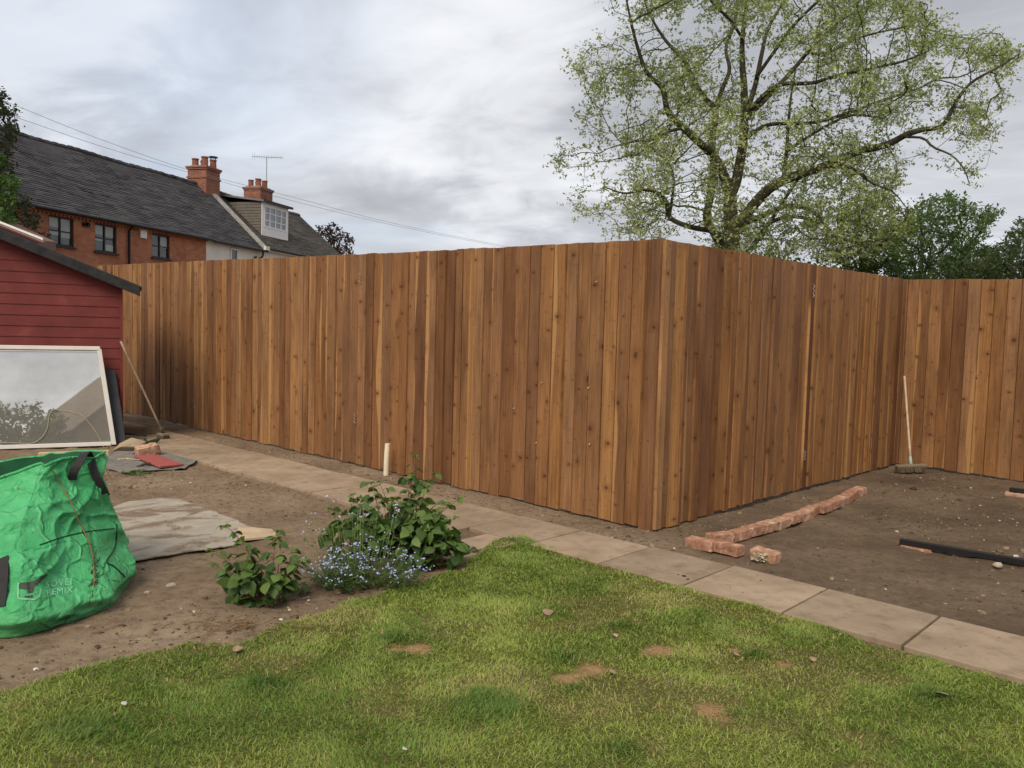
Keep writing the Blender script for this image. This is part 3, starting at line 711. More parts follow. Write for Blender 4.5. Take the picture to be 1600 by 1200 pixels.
# ================================================================== BRICK EDGING
def brick_mesh(mb, c, ang, l=.222, w=.108, h=.074, chip=.012, seed=0, tilt=(0, 0), tone=None):
    r = random.Random(seed); nx_, ny_, nz_ = 9, 5, 4; idx = {}; V = []; F = []
    def vid(i, j, k):
        if (i, j, k) not in idx:
            x, y, z = (i/(nx_-1)-.5)*l, (j/(ny_-1)-.5)*w, (k/(nz_-1)-.5)*h
            ed = (i in (0, nx_-1))+(j in (0, ny_-1))+(k in (0, nz_-1))
            sh_ = 1-(0 if ed < 2 else r.random()**2.2*chip*(5 if ed == 2 else 9))
            x, y, z = x*(1-(1-sh_)*.35)+r.gauss(0, .0009), y*(1-(1-sh_)*.8)+r.gauss(0, .0009), z*sh_+r.gauss(0, .0009)
            idx[(i, j, k)] = len(V); V.append(Vector((x, y, z)))
        return idx[(i, j, k)]
    for i in range(nx_-1):
        for j in range(ny_-1):
            F.append((vid(i, j, 0), vid(i, j+1, 0), vid(i+1, j+1, 0), vid(i+1, j, 0))); t = nz_-1; F.append((vid(i, j, t), vid(i+1, j, t), vid(i+1, j+1, t), vid(i, j+1, t)))
    for i in range(nx_-1):
        for k in range(nz_-1):
            F.append((vid(i, 0, k), vid(i+1, 0, k), vid(i+1, 0, k+1), vid(i, 0, k+1))); t = ny_-1; F.append((vid(i, t, k), vid(i, t, k+1), vid(i+1, t, k+1), vid(i+1, t, k)))
    for j in range(ny_-1):
        for k in range(nz_-1):
            F.append((vid(0, j, k), vid(0, j, k+1), vid(0, j+1, k+1), vid(0, j+1, k))); t = nx_-1; F.append((vid(t, j, k), vid(t, j+1, k), vid(t, j+1, k+1), vid(t, j, k+1)))
    M = Matrix.Translation(c) @ Matrix.Rotation(ang, 4, 'Z') @ Matrix.Rotation(tilt[0], 4, 'X') @ Matrix.Rotation(tilt[1], 4, 'Y')
    mb.add([M @ v for v in V], F, tone=r.random() if tone is None else tone)
def brick(label, c, ang, group='old red bricks laid as an edging', **kw):
    mb = MB(); brick_mesh(mb, c, ang, **kw); o = mb.build('brick', M_BRICK, bevel=.0025); props(o, label, 'brick', group); return o
angp = math.atan2(SD[1], SD[0])
b1 = brick('orange red brick at the near left end of the edging, beside the path corner', (1.475, 6.055, .045), angp+math.pi+.05, seed=3, tone=.35)
b2c = Vector((1.645, 5.935, .048)); b2a = angp+math.pi-.06
b2 = brick('smooth red brick with dark stamped letters, between the corner brick and the mortar-crusted one', b2c, b2a, seed=4, tone=.25, chip=.004)
txt = bpy.data.curves.new('t', 'FONT'); txt.body = 'LONDON'; txt.size = .036; txt.align_x = 'CENTER'; txt.align_y = 'CENTER'
to = bpy.data.objects.new('t', txt); COL.objects.link(to); dg = bpy.context.evaluated_depsgraph_get(); tm = bpy.data.meshes.new_from_object(to.evaluated_get(dg)); bpy.data.objects.remove(to)
def textparts(tm): return [v.co.copy() for v in tm.vertices], [tuple(p.vertices) for p in tm.polygons]
tv, tf = textparts(tm); Mx = Matrix.Translation(b2c) @ Matrix.Rotation(b2a, 4, 'Z') @ Matrix.Translation((.012, -.0545, .006)) @ Matrix.Rotation(R(90), 4, 'X')
mb = MB(); mb.add([Mx @ v for v in tv], tf); so_ = mb.build('stamped_lettering', plain('stamp_ink', (.07, .03, .02), .9), None); so_.parent = b2
b3 = brick('broken brick crusted with pale mortar at the right end of the short edging row', (1.885, 5.80, .040), b2a+.05, seed=9, l=.20, tone=.5, chip=.03, tilt=(.08, .05))
mb = MB()
for k in range(60):
    p = Vector((1.83+random.gauss(0, .026), 5.735+random.gauss(0, .016), .028+random.uniform(-.012, .035))); V_, F_ = blobs(np.array([p.x]), np.array([p.y]), np.array([p.z]), np.array([random.uniform(.005, .016)])); mb.add(V_, [tuple(f) for f in F_])
mb.build('mortar_crust', M_MORTAR, b3)
row = [np.array(q) for q in ((1.58, 6.19), (1.78, 6.33), (2.02, 6.53), (2.44, 6.95), (2.83, 7.37), (3.11, 7.68), (3.78, 8.52))]
cum = [0]
for a, b in zip(row, row[1:]): cum.append(cum[-1]+np.linalg.norm(b-a))
def along(t):
    for i in range(len(row)-1):
        if t <= cum[i+1] or i == len(row)-2:
            k = (t-cum[i])/(cum[i+1]-cum[i]); return row[i]+(row[i+1]-row[i])*k, math.atan2(*(row[i+1]-row[i])[::-1])
ORD = ['nearest', 'second', 'third', 'fourth', 'fifth', 'sixth', 'seventh', 'eighth', 'ninth', 'tenth', 'eleventh', 'twelfth', 'thirteenth', 'fourteenth', 'fifteenth', 'sixteenth']
nb = int(cum[-1]/.226)
for k in range(nb):
    q, an = along(.10+k*.226); j = random.uniform(-.007, .007); low = .006 if k in (6, 7) else 0
    q = q+np.array([-math.sin(an), math.cos(an)])*(j+(.025 if k in (7,) else 0))
    nm = 'farthest brick of the edging row that runs along beside the fence' if k == nb-1 else f'{ORD[k]} brick from the corner in the edging row running beside the fence'
    brick(nm, (q[0], q[1], .042+random.uniform(-.007, .009)-low), an+random.uniform(-.06, .06), seed=20+k, tilt=(random.uniform(-.05, .05), random.uniform(-.04, .04)), tone=random.uniform(.2, 1), chip=.014)

# ================================================================== BLACK BARS AND WHAT THEY LIE ON
def blackbar(label, p, d, ln):
    p = Vector(p); d = Vector((*d, 0)).normalized(); n3 = Vector((-d.y, d.x, 0)); mb = MB(); h, w, t = .042, .05, .006
    c = p+d*ln/2
    for off, sy, sz in (((-w/2), t/2, h/2), ((w/2), t/2, h/2)): mb.obox(c+n3*off+Vector((0, 0, h/2)), d*(ln/2), n3*sy, (0, 0, sz))
    mb.obox(c+Vector((0, 0, h-t/2)), d*(ln/2), n3*(w/2-t), (0, 0, t/2-.0005)); mb.obox(c+Vector((0, 0, t/2)), d*(ln/2), n3*(w/2-t), (0, 0, t/2-.0005))
    o = mb.build('box_bar', M_BLACK, bevel=.0015); props(o, label, 'metal bar', 'black box section bars on the dug soil')
blackbar('long black box section bar lying on half buried bricks in the dug soil', (3.13, 6.345, .012), (.785, -.62), 2.4)
blackbar('black box section bar near the far fence, lying on a pinkish slab', (5.45, 8.70, .03), (.785, -.62), 1.6)
brick('half buried pinkish brick under the left end of the long black bar', (3.22, 6.26, -.026), -.66, group='bricks under the black bars', seed=71, tone=.2)
brick('pinkish slab like brick under the end of the far black bar', (5.52, 8.60, -.012), -.65, group='bricks under the black bars', seed=73, l=.3, w=.2, tone=1)

# ================================================================== RUBBISH BY THE SHED
def flatpoly(name, pts, z, th, m, label, cat, group=None, jag=.0, seed=0, warp=.0, sub=4, bevel=.003, parent=None):
    """a thin flat piece with an irregular outline; pts are ground points in order"""
    r = random.Random(seed); out = []
    for i, p in enumerate(pts):
        q = pts[(i+1) % len(pts)]
        for k in range(sub):
            t = k/sub; out.append((p[0]+(q[0]-p[0])*t+r.gauss(0, jag), p[1]+(q[1]-p[1])*t+r.gauss(0, jag)))
    ar = sum(a[0]*b[1]-b[0]*a[1] for a, b in zip(out, out[1:]+out[:1]))
    if ar < 0: out.reverse()
    mb = MB(); n = len(out); cx, cy = sum(a[0] for a in out)/n, sum(a[1] for a in out)/n
    def zz_(x, y): return z+warp*(vnoise(x*4, y*4, seed)-.3) if warp else z
    V = [(x, y, zz_(x, y)) for x, y in out]+[(x, y, zz_(x, y)+th) for x, y in out]+[(cx, cy, zz_(cx, cy)+th), (cx, cy, zz_(cx, cy))]
    F = [(i, (i+1) % n, (i+1) % n+n, i+n) for i in range(n)]+[(i+n, (i+1) % n+n, 2*n) for i in range(n)]+[((i+1) % n, i, 2*n+1) for i in range(n)]
    mb.add(V, F); o = mb.build(name, m, parent, bevel=bevel); return props(o, label, cat, group)
GP = lambda L, z=0: [gnd(x, y, z)[:2] for x, y in L]
M_FELTS = plain('grey_felt_scrap', (.19, .18, .165), .95, .3, 14, .1, bump=.6)
flatpoly('felt_scrap', GP([(168, 712), (200, 700), (238, 704), (272, 706), (313, 719), (290, 734), (262, 737), (222, 738), (196, 742), (170, 735)]), .012, .006, M_FELTS, 'torn piece of grey roofing felt lying flat by the path under the red board', 'felt', jag=.012, seed=2, warp=.02)
def redb_fn(g):
    o = g.obj(); a = g.noise(o, 16, 5, .6); g.out(g.ramp(a, [(.3, (.29, .075, .065)), (.65, (.36, .105, .092)), (.8, (.42, .17, .15))]), .75, g.bump(a, .2, .003), .25)
M_REDB = mat('faded_red_board', redb_fn)
mb = MB(); P = [gnd(*q, z=.03) for q in ((209, 714), (247, 712), (287, 727), (250, 733))]
zs = (.055, .045, .045, .06)
mb.hexa([(P[3][0], P[3][1], zs[3]-.022), (P[2][0], P[2][1], zs[2]-.022), (P[1][0], P[1][1], zs[1]-.022), (P[0][0], P[0][1], zs[0]-.022), (P[3][0], P[3][1], zs[3]), (P[2][0], P[2][1], zs[2]), (P[1][0], P[1][1], zs[1]), (P[0][0], P[0][1], zs[0])])
o = mb.build('painted_board', M_REDB, bevel=.003); props(o, 'faded red painted board offcut lying on the grey felt', 'board')
c = gnd(227, 715); brick('broken orange brick with pale mortar lying in the rubbish by the shed', (c[0], c[1]+.06, .075), .75, group=None, l=.26, w=.15, h=.14, chip=.05, seed=55, tone=.95, tilt=(.15, -.2))
c = gnd(200, 708); mb = MB(); V_, F_ = blobs(np.array([c[0]-.02]), np.array([c[1]+.1]), np.array([.075]), np.array([.16]), .55); mb.add(V_, [tuple(f) for f in F_]); o = mb.build('stone_lump', plain('buff_stone', (.30, .235, .165), .9, .3, 9, bump=.6, bd=.01), bevel=.012); props(o, 'buff stone lump between the dark leaning sheet and the broken orange brick', 'stone')
c = gnd(207, 684); mb = MB(); mb.obox((c[0]+.05, c[1]+.25, .075), Vector((.24, .1, .0)), Vector((-.035, .08, 0)), (0, 0, .045)); o = mb.build('timber_offcut', plain('weathered_timber', (.16, .115, .075), .85, .3, 12), bevel=.004); props(o, 'brown timber offcut lying behind the rubbish next to the shed corner', 'timber')
c = gnd(224, 690); mb = MB(); mb.tube([(c[0]-.42, c[1]+.1, .09), (c[0]-.2, c[1]+.02, .10), (c[0]+.02, c[1]+.06, .07)], [.012, .014, .012], 8); o = mb.build('dark_branch', M_BARKD, smooth=True); props(o, 'dark stick lying behind the broken orange brick', 'stick')
# green plastic scoop: an open half round trough narrowing to a spout
c0, c1 = Vector(gnd(222, 700)), Vector(gnd(246, 693)); ax = (c1-c0).normalized(); sx_ = Vector((-ax.y, ax.x, 0)); V = []; F = []; m1, m2 = 9, 9
for L_ in (0, 1):
    for i in range(m1):
        t = i/(m1-1); rr = (.03+.075*t**1.3)-.004*L_; cc = c0+ax*(t*.30)+Vector((0, 0, .075+.03*t))
        for k in range(m2):
            th = math.pi+math.pi*k/(m2-1); V.append(cc+sx_*math.cos(th)*rr+Vector((0, 0, math.sin(th)*rr*.8)))
for L_ in (0, 1):
    for i in range(m1-1):
        for k in range(m2-1):
            a = L_*m1*m2+i*m2+k; F.append((a, a+1, a+m2+1, a+m2) if L_ else (a, a+m2, a+m2+1, a+1))
for i in range(m1-1):
    for k in (0, m2-1): F.append((i*m2+k, (i+1)*m2+k, (i+1)*m2+k+m1*m2, i*m2+k+m1*m2))
for i in (0, m1-1):
    for k in range(m2-1): F.append((i*m2+k, i*m2+k+1, i*m2+k+1+m1*m2, i*m2+k+m1*m2))
mb = MB(); mb.add(V, F); o = mb.build('plastic_scoop', plain('dusty_green_plastic', (.085, .17, .12), .6, .3, 20), smooth=False); props(o, 'dusty green plastic scoop lying beside the narrow old broom head', 'scoop')
c = gnd(206, 722); mb = MB(); mb.tube([(c[0]-.16, c[1], .028), (c[0]-.05, c[1]+.01, .034), (c[0]+.04, c[1]-.01, .03), (c[0]+.15, c[1]+.01, .028)], [.012, .014, .011, .007], 7); o = mb.build('peeling_stick', plain('peeling_bark', (.33, .28, .21), .9, .6, 25), smooth=True); props(o, 'short peeling pale stick left of the red board offcut', 'stick')
c = gnd(222, 731); mb = MB(); mb.tube([(c[0]-.02, c[1]-.08, .02), (c[0]+.03, c[1], .045), (c[0]+.12, c[1]+.03, .03)], [.016, .014, .01], 7); mb.tube([(c[0]+.03, c[1], .045), (c[0]+.10, c[1]+.10, .05)], [.01, .006], 6); o = mb.build('forked_twig', M_BARKD, smooth=True); props(o, 'dark forked twig poking out under the front of the red board', 'twig')
p0, p1 = gnd(60, 716), gnd(170, 712); mb = MB(); d_ = Vector(p1-p0); mb.obox(Vector((p0+p1)/2)+Vector((0, 0, .035)), d_/2, Vector((-d_.y, d_.x, 0)).normalized()*.05, (0, 0, .03)); o = mb.build('timber_plank', plain('pale_timber', (.50, .385, .24), .8, .15, 10), bevel=.004); props(o, 'pale timber plank lying along the foot of the mirror behind the green bag', 'plank')

# ---------------- worn sheet boards lying on the soil
def sheet_fn(g):
    o = g.obj(); st = g.n('ShaderNodeVectorRotate', {'Vector': o, 'Angle': R(-35)}, rotation_type='Z_AXIS').outputs[0]
    a = g.noise(g.vmul(st, (1.0, 1.7, 1)), 1.7, 7, .68, .8); b = g.noise(o, 40, 4, .7); f = g.noise(o, 6, 5, .6)
    c = g.ramp(f, [(.3, (.30, .27, .225)), (.6, (.375, .335, .275)), (.8, (.41, .36, .285))])
    soil = g.mix(b, (.13, .092, .062), (.25, .18, .125))
    m = g.ramp(g.math('ADD', a, g.math('MULTIPLY', g.math('SUBTRACT', b, .5), .12)), [(.50, 0), (.60, 1)])
    c = g.mix(m, c, soil)
    g.out(c, .93, g.bump(g.math('ADD', g.math('MULTIPLY', m, 1.2), g.math('MULTIPLY', b, .5)), .5, .012), .15)
M_SHEET = mat('worn_sheet', sheet_fn)
flatpoly('flat_sheet', GP([(150, 800), (200, 782), (272, 775), (330, 796), (372, 812), (393, 823), (366, 849), (300, 858), (240, 868), (160, 880)], .03), .010, .012, M_SHEET, 'worn grey sheet lying flat and partly covered with soil behind the green bag', 'sheet', jag=.006, seed=8, sub=6)
flatpoly('slab_fragment', GP([(372, 822), (396, 823), (424, 826), (434, 835), (410, 838), (372, 842)], .03), .008, .02, plain('tan_stone', (.44, .34, .23), .9, .2, 8), 'broken tan slab fragment at the right tip of the flat worn sheet', 'slab', jag=.006, seed=4, sub=3)
for i, (px_, py_, s_, lab) in enumerate(((267, 917, .03, 'pale grey stone on the bare soil right of the green bag'), (230, 928, .026, 'grey brown stone on the soil close to the right side of the green bag'), (355, 887, .02, 'small stone beside the small leafy shrub'), (118, 1050, .016, 'small pale stone at the lawn edge in front of the green bag'), (275, 1028, .013, 'tiny buff pebble on the soil near the lawn edge'), (1560, 888, .05, 'pale stone by the right end of the long black bar'), (1478, 862, .018, 'small pale wood chip like stone behind the long black bar'))):
    c = gnd(px_, py_); V_, F_ = blobs(np.array([c[0]]), np.array([c[1]]), np.array([s_*.35]), np.array([s_])); mb = MB(); mb.add(V_, [tuple(f) for f in F_])
    o = mb.build('stone', plain('stone', (.33, .29, .24) if i % 2 == 0 else (.42, .35, .27), .9, .25, 20), bevel=s_*.12); props(o, lab, 'stone', 'loose stones on the soil')

# ================================================================== GREEN BULK BAG
def bag_fn(g):
    o = g.obj(); a = g.noise(o, 4, 5, .6); b = g.noise(o, 22, 5, .6)
    c = g.ramp(a, [(.3, (.040, .34, .11)), (.7, (.085, .49, .19))])
    z = g.sep(o)[2]
    dirt = g.math('MULTIPLY', g.ramp(g.math('ADD', z, g.math('MULTIPLY', b, .25)), [(.08, 1), (.30, 0)]), .35)
    c = g.mix(dirt, c, (.13, .13, .06))
    c = g.mix(g.math('MULTIPLY', g.ramp(b, [(.62, 0), (.75, 1)]), .12), c, (.30, .55, .35))
    wv = g.n('ShaderNodeTexWave', {'Vector': o, 'Scale': 90.0, 'Distortion': 1.0}, wave_type='BANDS', bands_direction='Z').outputs[1]
    cr0 = g.n('ShaderNodeTexVoronoi', {'Vector': g.vadd(o, g.vmul(g.noise(o, 3, 3, .6, 0, True), (.3, .3, .3))), 'Scale': 7.0}, feature='DISTANCE_TO_EDGE').outputs[0]; cr = g.math('ADD', g.noise(o, 13, 6, .68, 1.2), g.ramp(cr0, [(0, .55), (.12, 0)])); cr2 = g.noise(o, 38, 5, .62, .8)
    n1 = g.bump(cr, .75, .025); n2 = g.bump(cr2, .35, .006, n1)
    g.out(c, .40, g.bump(wv, .08, .001, n2), .45)
M_BAG = mat('green_woven_plastic', bag_fn)
M_BAGIN = plain('shaded_bag_inside', (.010, .085, .032), .6, .3, 8, .3, bump=.5, bs=15, bd=.01)  # the bag's green darkened: shade inside the opening is painted into this colour
M_WEB = plain('black_webbing', (.022, .021, .022), .7, .25, 30, .3, bump=.3, bs=200, bd=.001)
bag = thing('bulk_bag', 'slumped bright green bulk bag with black handles and faded print at the left edge', 'bag', (-2.85, 4.6, 0))
LV = [  # outline A (near corner), B (right), B2, C (back), D2, D (left) at rising heights, z per corner
    (0.00, [(-2.47, 3.95), (-2.20, 4.42), (-2.36, 5.02), (-3.00, 5.35), (-3.62, 4.85), (-3.38, 4.10)]),
    (0.10, [(-2.42, 3.86), (-2.10, 4.40), (-2.33, 5.06), (-3.00, 5.42), (-3.68, 4.88), (-3.42, 4.02)]),
    (0.30, [(-2.46, 3.98), (-2.30, 4.50), (-2.42, 5.02), (-3.02, 5.42), (-3.66, 4.90), (-3.42, 4.08)]),
    (0.52, [(-2.54, 4.18), (-2.46, 4.68), (-2.50, 5.04), (-3.04, 5.42), (-3.62, 4.90), (-3.42, 4.18)]),
    (0.70, [(-2.61, 4.44), (-2.53, 4.90), (-2.55, 5.10), (-3.06, 5.40), (-3.58, 4.90), (-3.40, 4.34)]),
    (0.80, [(-2.64, 4.56), (-2.56, 4.98), (-2.58, 5.12), (-3.06, 5.34), (-3.55, 4.88), (-3.38, 4.44)])]
ZT = [.805, .785, .785, .725, .68, .53]      # rim height at each corner
NS = [56, 30, 56, 60, 60, 60]; NT = sum(NS)
def outline(pts):
    o = []
    for i, k in enumerate(NS):
        a, b = pts[i], pts[(i+1) % 6]
        o += [tuple(a[c]+(b[c]-a[c])*t/k for c in range(len(a))) for t in range(k)]
    o = np.array(o)
    for _ in range(60): o = .5*o+.25*np.roll(o, 1, 0)+.25*np.roll(o, -1, 0)
    return o
lv = [np.concatenate([outline([(x, y) for x, y in P])], 1) for z, P in LV]; zs_ = [z for z, P in LV]
zt = outline([(z,) for z in ZT])[:, 0]
NR = 110; TT = np.linspace(0, 1, NR); arc = np.arange(NT)/NT
BV = np.zeros((NR, NT, 3))
for r_, t in enumerate(TT):
    zq = t*.80; i = min(max(np.searchsorted(zs_, zq)-1, 0), len(lv)-2); k = (zq-zs_[i])/(zs_[i+1]-zs_[i]); k = k*k*(3-2*k)*.5+k*.5
    BV[r_, :, :2] = lv[i]*(1-k)+lv[i+1]*k; BV[r_, :, 2] = t*zt*(1-.0*arc)
TX = np.roll(BV, -1, 1)-np.roll(BV, 1, 1); NN = np.stack([TX[..., 1], -TX[..., 0]], -1); NN /= np.linalg.norm(NN, axis=-1, keepdims=True)
ss_ = (np.arange(NT)[None, :]*.0135)*np.ones((NR, 1)); zz_ = BV[..., 2]
def ridged(x, y, sd): return 1-np.abs(2*fbm(x, y, sd, 3)-1)*2.2
def folds(s_, z_):
    d = (fbm(s_*1.5+z_*1.0, z_*1.6, 101, 3)-.5)*.13
    d = d+ridged(s_*1.3+z_*1.9, z_*1.3-s_*.7, 111).clip(0, 1)**3*.045
    d = d+ridged(s_*1.6-z_*1.2, z_*4.2+s_*.8, 117).clip(0, 1)**4*.034
    d = d-ridged(s_*2.8+z_*1.0, z_*3.0-s_*1.6, 119).clip(0, 1)**6*.020
    d = d+(fbm(s_*6, z_*8, 131, 3)-.5)*.014
    return d
seam = np.minimum(arc/.06, 1)*np.minimum((1-arc)/.06, 1)       # fold the displacement shut where the outline closes
dsp = folds(ss_, zz_)
dsp = dsp*seam+folds(ss_*0, zz_)*(1-seam)
edge = np.clip(zz_/.06, .25, 1)*(1-.55*np.clip((TT[:, None]-.88)/.12, 0, 1))
BV[..., 0] += NN[..., 0]*(dsp-.055)*edge; BV[..., 1] += NN[..., 1]*(dsp-.055)*edge
BV[..., 2] += (fbm(ss_*3, zz_*0, 141, 3)-.5)*.05*TT[:, None]**4
BV[0, :, 2] = .004
# a sharp fold running down from the near top corner
fid = np.arange(NT); dfold = np.minimum(fid, NT-fid)*.0135
# inner skin
IN = []
for q in range(14):
    t = q/13; cen = np.array([-2.98, 4.85]); row_ = BV[-1].copy()
    row_[:, :2] -= NN[-1]*(.012+.05*t**.6); row_[:, :2] += (cen-row_[:, :2])*(.10*t); row_[:, 2] -= .012+.50*t+.02*np.sin(fid*.21)*t; IN.append(row_)
IN[0][:, 2] = BV[-1][:, 2]+.002
ALL = np.concatenate([BV, np.array(IN)], 0); nr = len(ALL)
cen = np.array([[-2.98, 4.85, ALL[-1][:, 2].mean()]]); Vv = np.concatenate([ALL.reshape(-1, 3), cen])
i_, j_ = np.meshgrid(np.arange(nr-1), np.arange(NT), indexing='ij'); j2 = (j_+1) % NT
Fq = np.stack([i_*NT+j_, i_*NT+j2, (i_+1)*NT+j2, (i_+1)*NT+j_], -1)
npmesh('bag_body', BV.reshape(-1, 3), Fq[:NR-1].reshape(-1, 4), M_BAG, bag, smooth=True)
Fi = (Fq[NR:].reshape(-1, 4)-NR*NT)
inV = np.concatenate([np.array(IN).reshape(-1, 3), cen]); jj = np.arange(NT)
inner_skin = npmesh('shaded_bag_inside', inV, Fi, M_BAGIN, bag, smooth=True)
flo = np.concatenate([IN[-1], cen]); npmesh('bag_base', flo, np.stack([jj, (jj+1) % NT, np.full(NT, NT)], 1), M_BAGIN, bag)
rimp = [tuple(BV[-1, j]) for j in range(0, NT, 2)]+[tuple(BV[-1, 0])]
mb = MB(); mb.tube(rimp, .009, 6, cap=False); mb.build('rim_hem', M_BAG, bag, smooth=True)
bvh = BVHTree.FromPolygons([Vector(v) for v in BV.reshape(-1, 3)], [tuple(f) for f in Fq[:NR-1].reshape(-1, 4)])
def hits(px_, py_): return bvh.ray_cast(Vector(CP), Vector(ray(px_, py_)).normalized())[0] is not None
def on_bag(px_, py_, off=.004):
    d = Vector(ray(px_, py_)).normalized(); h, n_, _, _ = bvh.ray_cast(Vector(CP), d)
    if h is None:
        h, n_, _, _ = bvh.find_nearest(Vector(CP)+d*4.6)
    if n_.dot(d) > 0: n_ = -n_
    return h+n_*off
def ribbon(mb, pts, wv_, hw, th=.003):
    V = []; F = []; pts = [Vector(p) for p in pts]; m = len(pts)
    for i, p in enumerate(pts):
        t = (pts[min(i+1, m-1)]-pts[max(i-1, 0)]).normalized(); w = wv_[i] if isinstance(wv_, list) else Vector(wv_); w = (w-t*w.dot(t)).normalized(); nn = t.cross(w)
        V += [p-w*hw-nn*th, p+w*hw-nn*th, p+w*hw+nn*th, p-w*hw+nn*th]
    for i in range(m-1):
        for k in range(4): F.append((i*4+k, i*4+(k+1) % 4, i*4+4+(k+1) % 4, i*4+4+k))
    F += [(3, 2, 1, 0), tuple((m-1)*4+k for k in range(4))]
    mb.add(V, F)
a0 = on_bag(111, 752, .010); a2 = Vector(at(124, 722, a0.y*.4+4.86*.6-.06)); a1 = (a0+a2)/2+Vector((0, -.02, 0))
pk = Vector(at(134, 707, 4.86)); d3 = on_bag(176, 778, .010); d1 = Vector(at(150, 738, 4.93)); d2 = (d1+d3)/2+Vector((.012, -.01, 0))
hp = smoothline([a0, a1, a2, pk, Vector(at(141, 716, 4.93))]+[on_bag(*q, .016) for q in ((145, 733), (150, 747), (155, 760), (159, 772))], 8)
mb = MB(); ribbon(mb, hp, Vector((.9, .35, .15)), .024); mb.build('carry_handle', M_WEB, bag, smooth=False)
hp2 = smoothline([on_bag(6, 872, .006), on_bag(8, 895, .012), on_bag(6, 925, .012), on_bag(2, 948, .006)], 8)
mb = MB(); ribbon(mb, hp2, Vector((.9, -.2, 0)), .026); mb.build('carry_handle', M_WEB, bag, smooth=False)
def bagline(pts, off, n=10):
    q = smoothline([(x, y, 0) for x, y in pts], n); return [on_bag(v.x, v.y, off) for v in q if hits(v.x, v.y)]
# dark stitched seams
for pts in ([(182, 820), (181, 845), (176, 862), (166, 878), (178, 886), (195, 902)], [(62, 852), (90, 842), (120, 834), (150, 829), (178, 826)], [(140, 735), (152, 752), (168, 770), (177, 782), (181, 800)]):
    mb = MB(); mb.tube(bagline(pts, .003, 14), .0045 if pts[0][0] != 62 else .003, 5); mb.build('seam', plain('dark_seam', (.012, .05, .022), .8), bag, smooth=True)
# printed marks: a squared emblem and two worn lines of pale letters
def print_on(parent, name, pts, faces, m, off=.0035):
    V = [on_bag(x, y, off) for x, y in pts]; mb = MB(); mb.add(V, faces); return mb.build(name, m, parent)
def gridpatch(poly, st=1.5):
    """fill a pixel polygon with a fine grid so that it drapes on the cloth"""
    xs = [p[0] for p in poly]; ys = [p[1] for p in poly]; X_, Y_ = np.arange(min(xs), max(xs)+st, st), np.arange(min(ys), max(ys)+st, st); P = {}; V = []; F = []
    def vid(i, j):
        if (i, j) not in P: P[(i, j)] = len(V); V.append((X_[i], Y_[j]))
        return P[(i, j)]
    for i in range(len(X_)-1):
        for j in range(len(Y_)-1):
            if inpoly(np.array([X_[i]+st/2]), np.array([Y_[j]+st/2]), poly)[0]: F.append((vid(i, j+1), vid(i+1, j+1), vid(i+1, j), vid(i, j)))
    return V, F
M_PRINTD = plain('faded_black_print', (.055, .065, .05), .6, .4, 30); M_PRINTP = plain('faded_pale_print', (.24, .58, .36), .55, .2, 40)
for poly in ([(30, 911), (50, 909), (62, 902), (73, 896), (74, 899), (62, 910), (53, 917), (51, 926), (42, 926), (42, 921), (30, 920)], [(38, 932), (51, 930), (51, 934), (38, 934)]): print_on(bag, 'printed_emblem', *gridpatch(poly, .8), M_PRINTD)
for poly in ([(28, 936), (27, 935), (28, 911), (29.5, 911), (29, 935)], [(28, 935), (52, 936), (60, 931), (62, 920), (64, 920), (62, 933), (53, 938), (28, 937)]): print_on(bag, 'printed_emblem', *gridpatch(poly, .7), M_PRINTP)
def bagtext(body, x, y, size, slope, m, name='printed_lettering'):
    t = bpy.data.curves.new('t', 'FONT'); t.body = body; t.size = size; t.resolution_u = 2; t.space_character = 1.1
    ob = bpy.data.objects.new('t', t); COL.objects.link(ob); me = bpy.data.meshes.new_from_object(ob.evaluated_get(bpy.context.evaluated_depsgraph_get())); bpy.data.objects.remove(ob)
    V, F = textparts(me); print_on(bag, name, [(x+v.x, y-v.y+v.x*slope) for v in V], F, m)
bagtext('SOVEI', 70, 919, 15, -.11, M_PRINTP); bagtext('REMIX', 71, 931, 14, -.10, M_PRINTP); bagtext('ORDER', 82, 971, 8, -.20, plain('dark_print', (.015, .10, .04), .7))
bagtext('AS', 152, 946, 7, -.12, plain('dark_print', (.015, .10, .04), .7))
# dried weed draped down the bag
M_DRY = plain('dried_stem', (.20, .125, .06), .9, .4, 40)
dw = thing('dried_weed', 'dried brown weed stem with withered leaves draped down the green bag', 'weed', on_bag(145, 870))
mb = MB(); mb.tube(smoothline([on_bag(*q, .008) for q in ((80, 735), (88, 745), (96, 762), (108, 784), (118, 806), (128, 828), (138, 850), (142, 866), (146, 890), (146, 912), (143, 945))], 5), .0032, 6); mb.tube([on_bag(104, 774, .012), on_bag(100, 771, .02)], .005, 5); mb.build('stem', M_DRY, dw, smooth=True)
mb = MB()
for k in range(46):
    y_ = random.triangular(850, 950, 885); p = on_bag(143+random.gauss(0, 3.5)+(4 if 870 < y_ < 905 else 0), y_, random.uniform(.006, .02)); a = Vector([random.gauss(0, 1) for _ in range(3)]).normalized(); b = a.orthogonal().normalized(); L_, W_ = random.uniform(.018, .042), random.uniform(.010, .020)
    a = (a*.4+Vector((0, 0, -1))).normalized(); mb.add([p-b*W_, p+a*L_*.5+Vector((0, -.006, 0)), p+b*W_, p+a*L_], [(0, 1, 3), (1, 2, 3)])
mb.build('withered_leaves', plain('withered_leaf', (.11, .072, .05), .9, .4, 40), dw)

# ================================================================== LEAFY PLANTS IN THE BED
def rotmat(az, tilt, roll):
    return Matrix.Rotation(az, 3, 'Z') @ Matrix.Rotation(tilt, 3, 'Y') @ Matrix.Rotation(roll, 3, 'X')
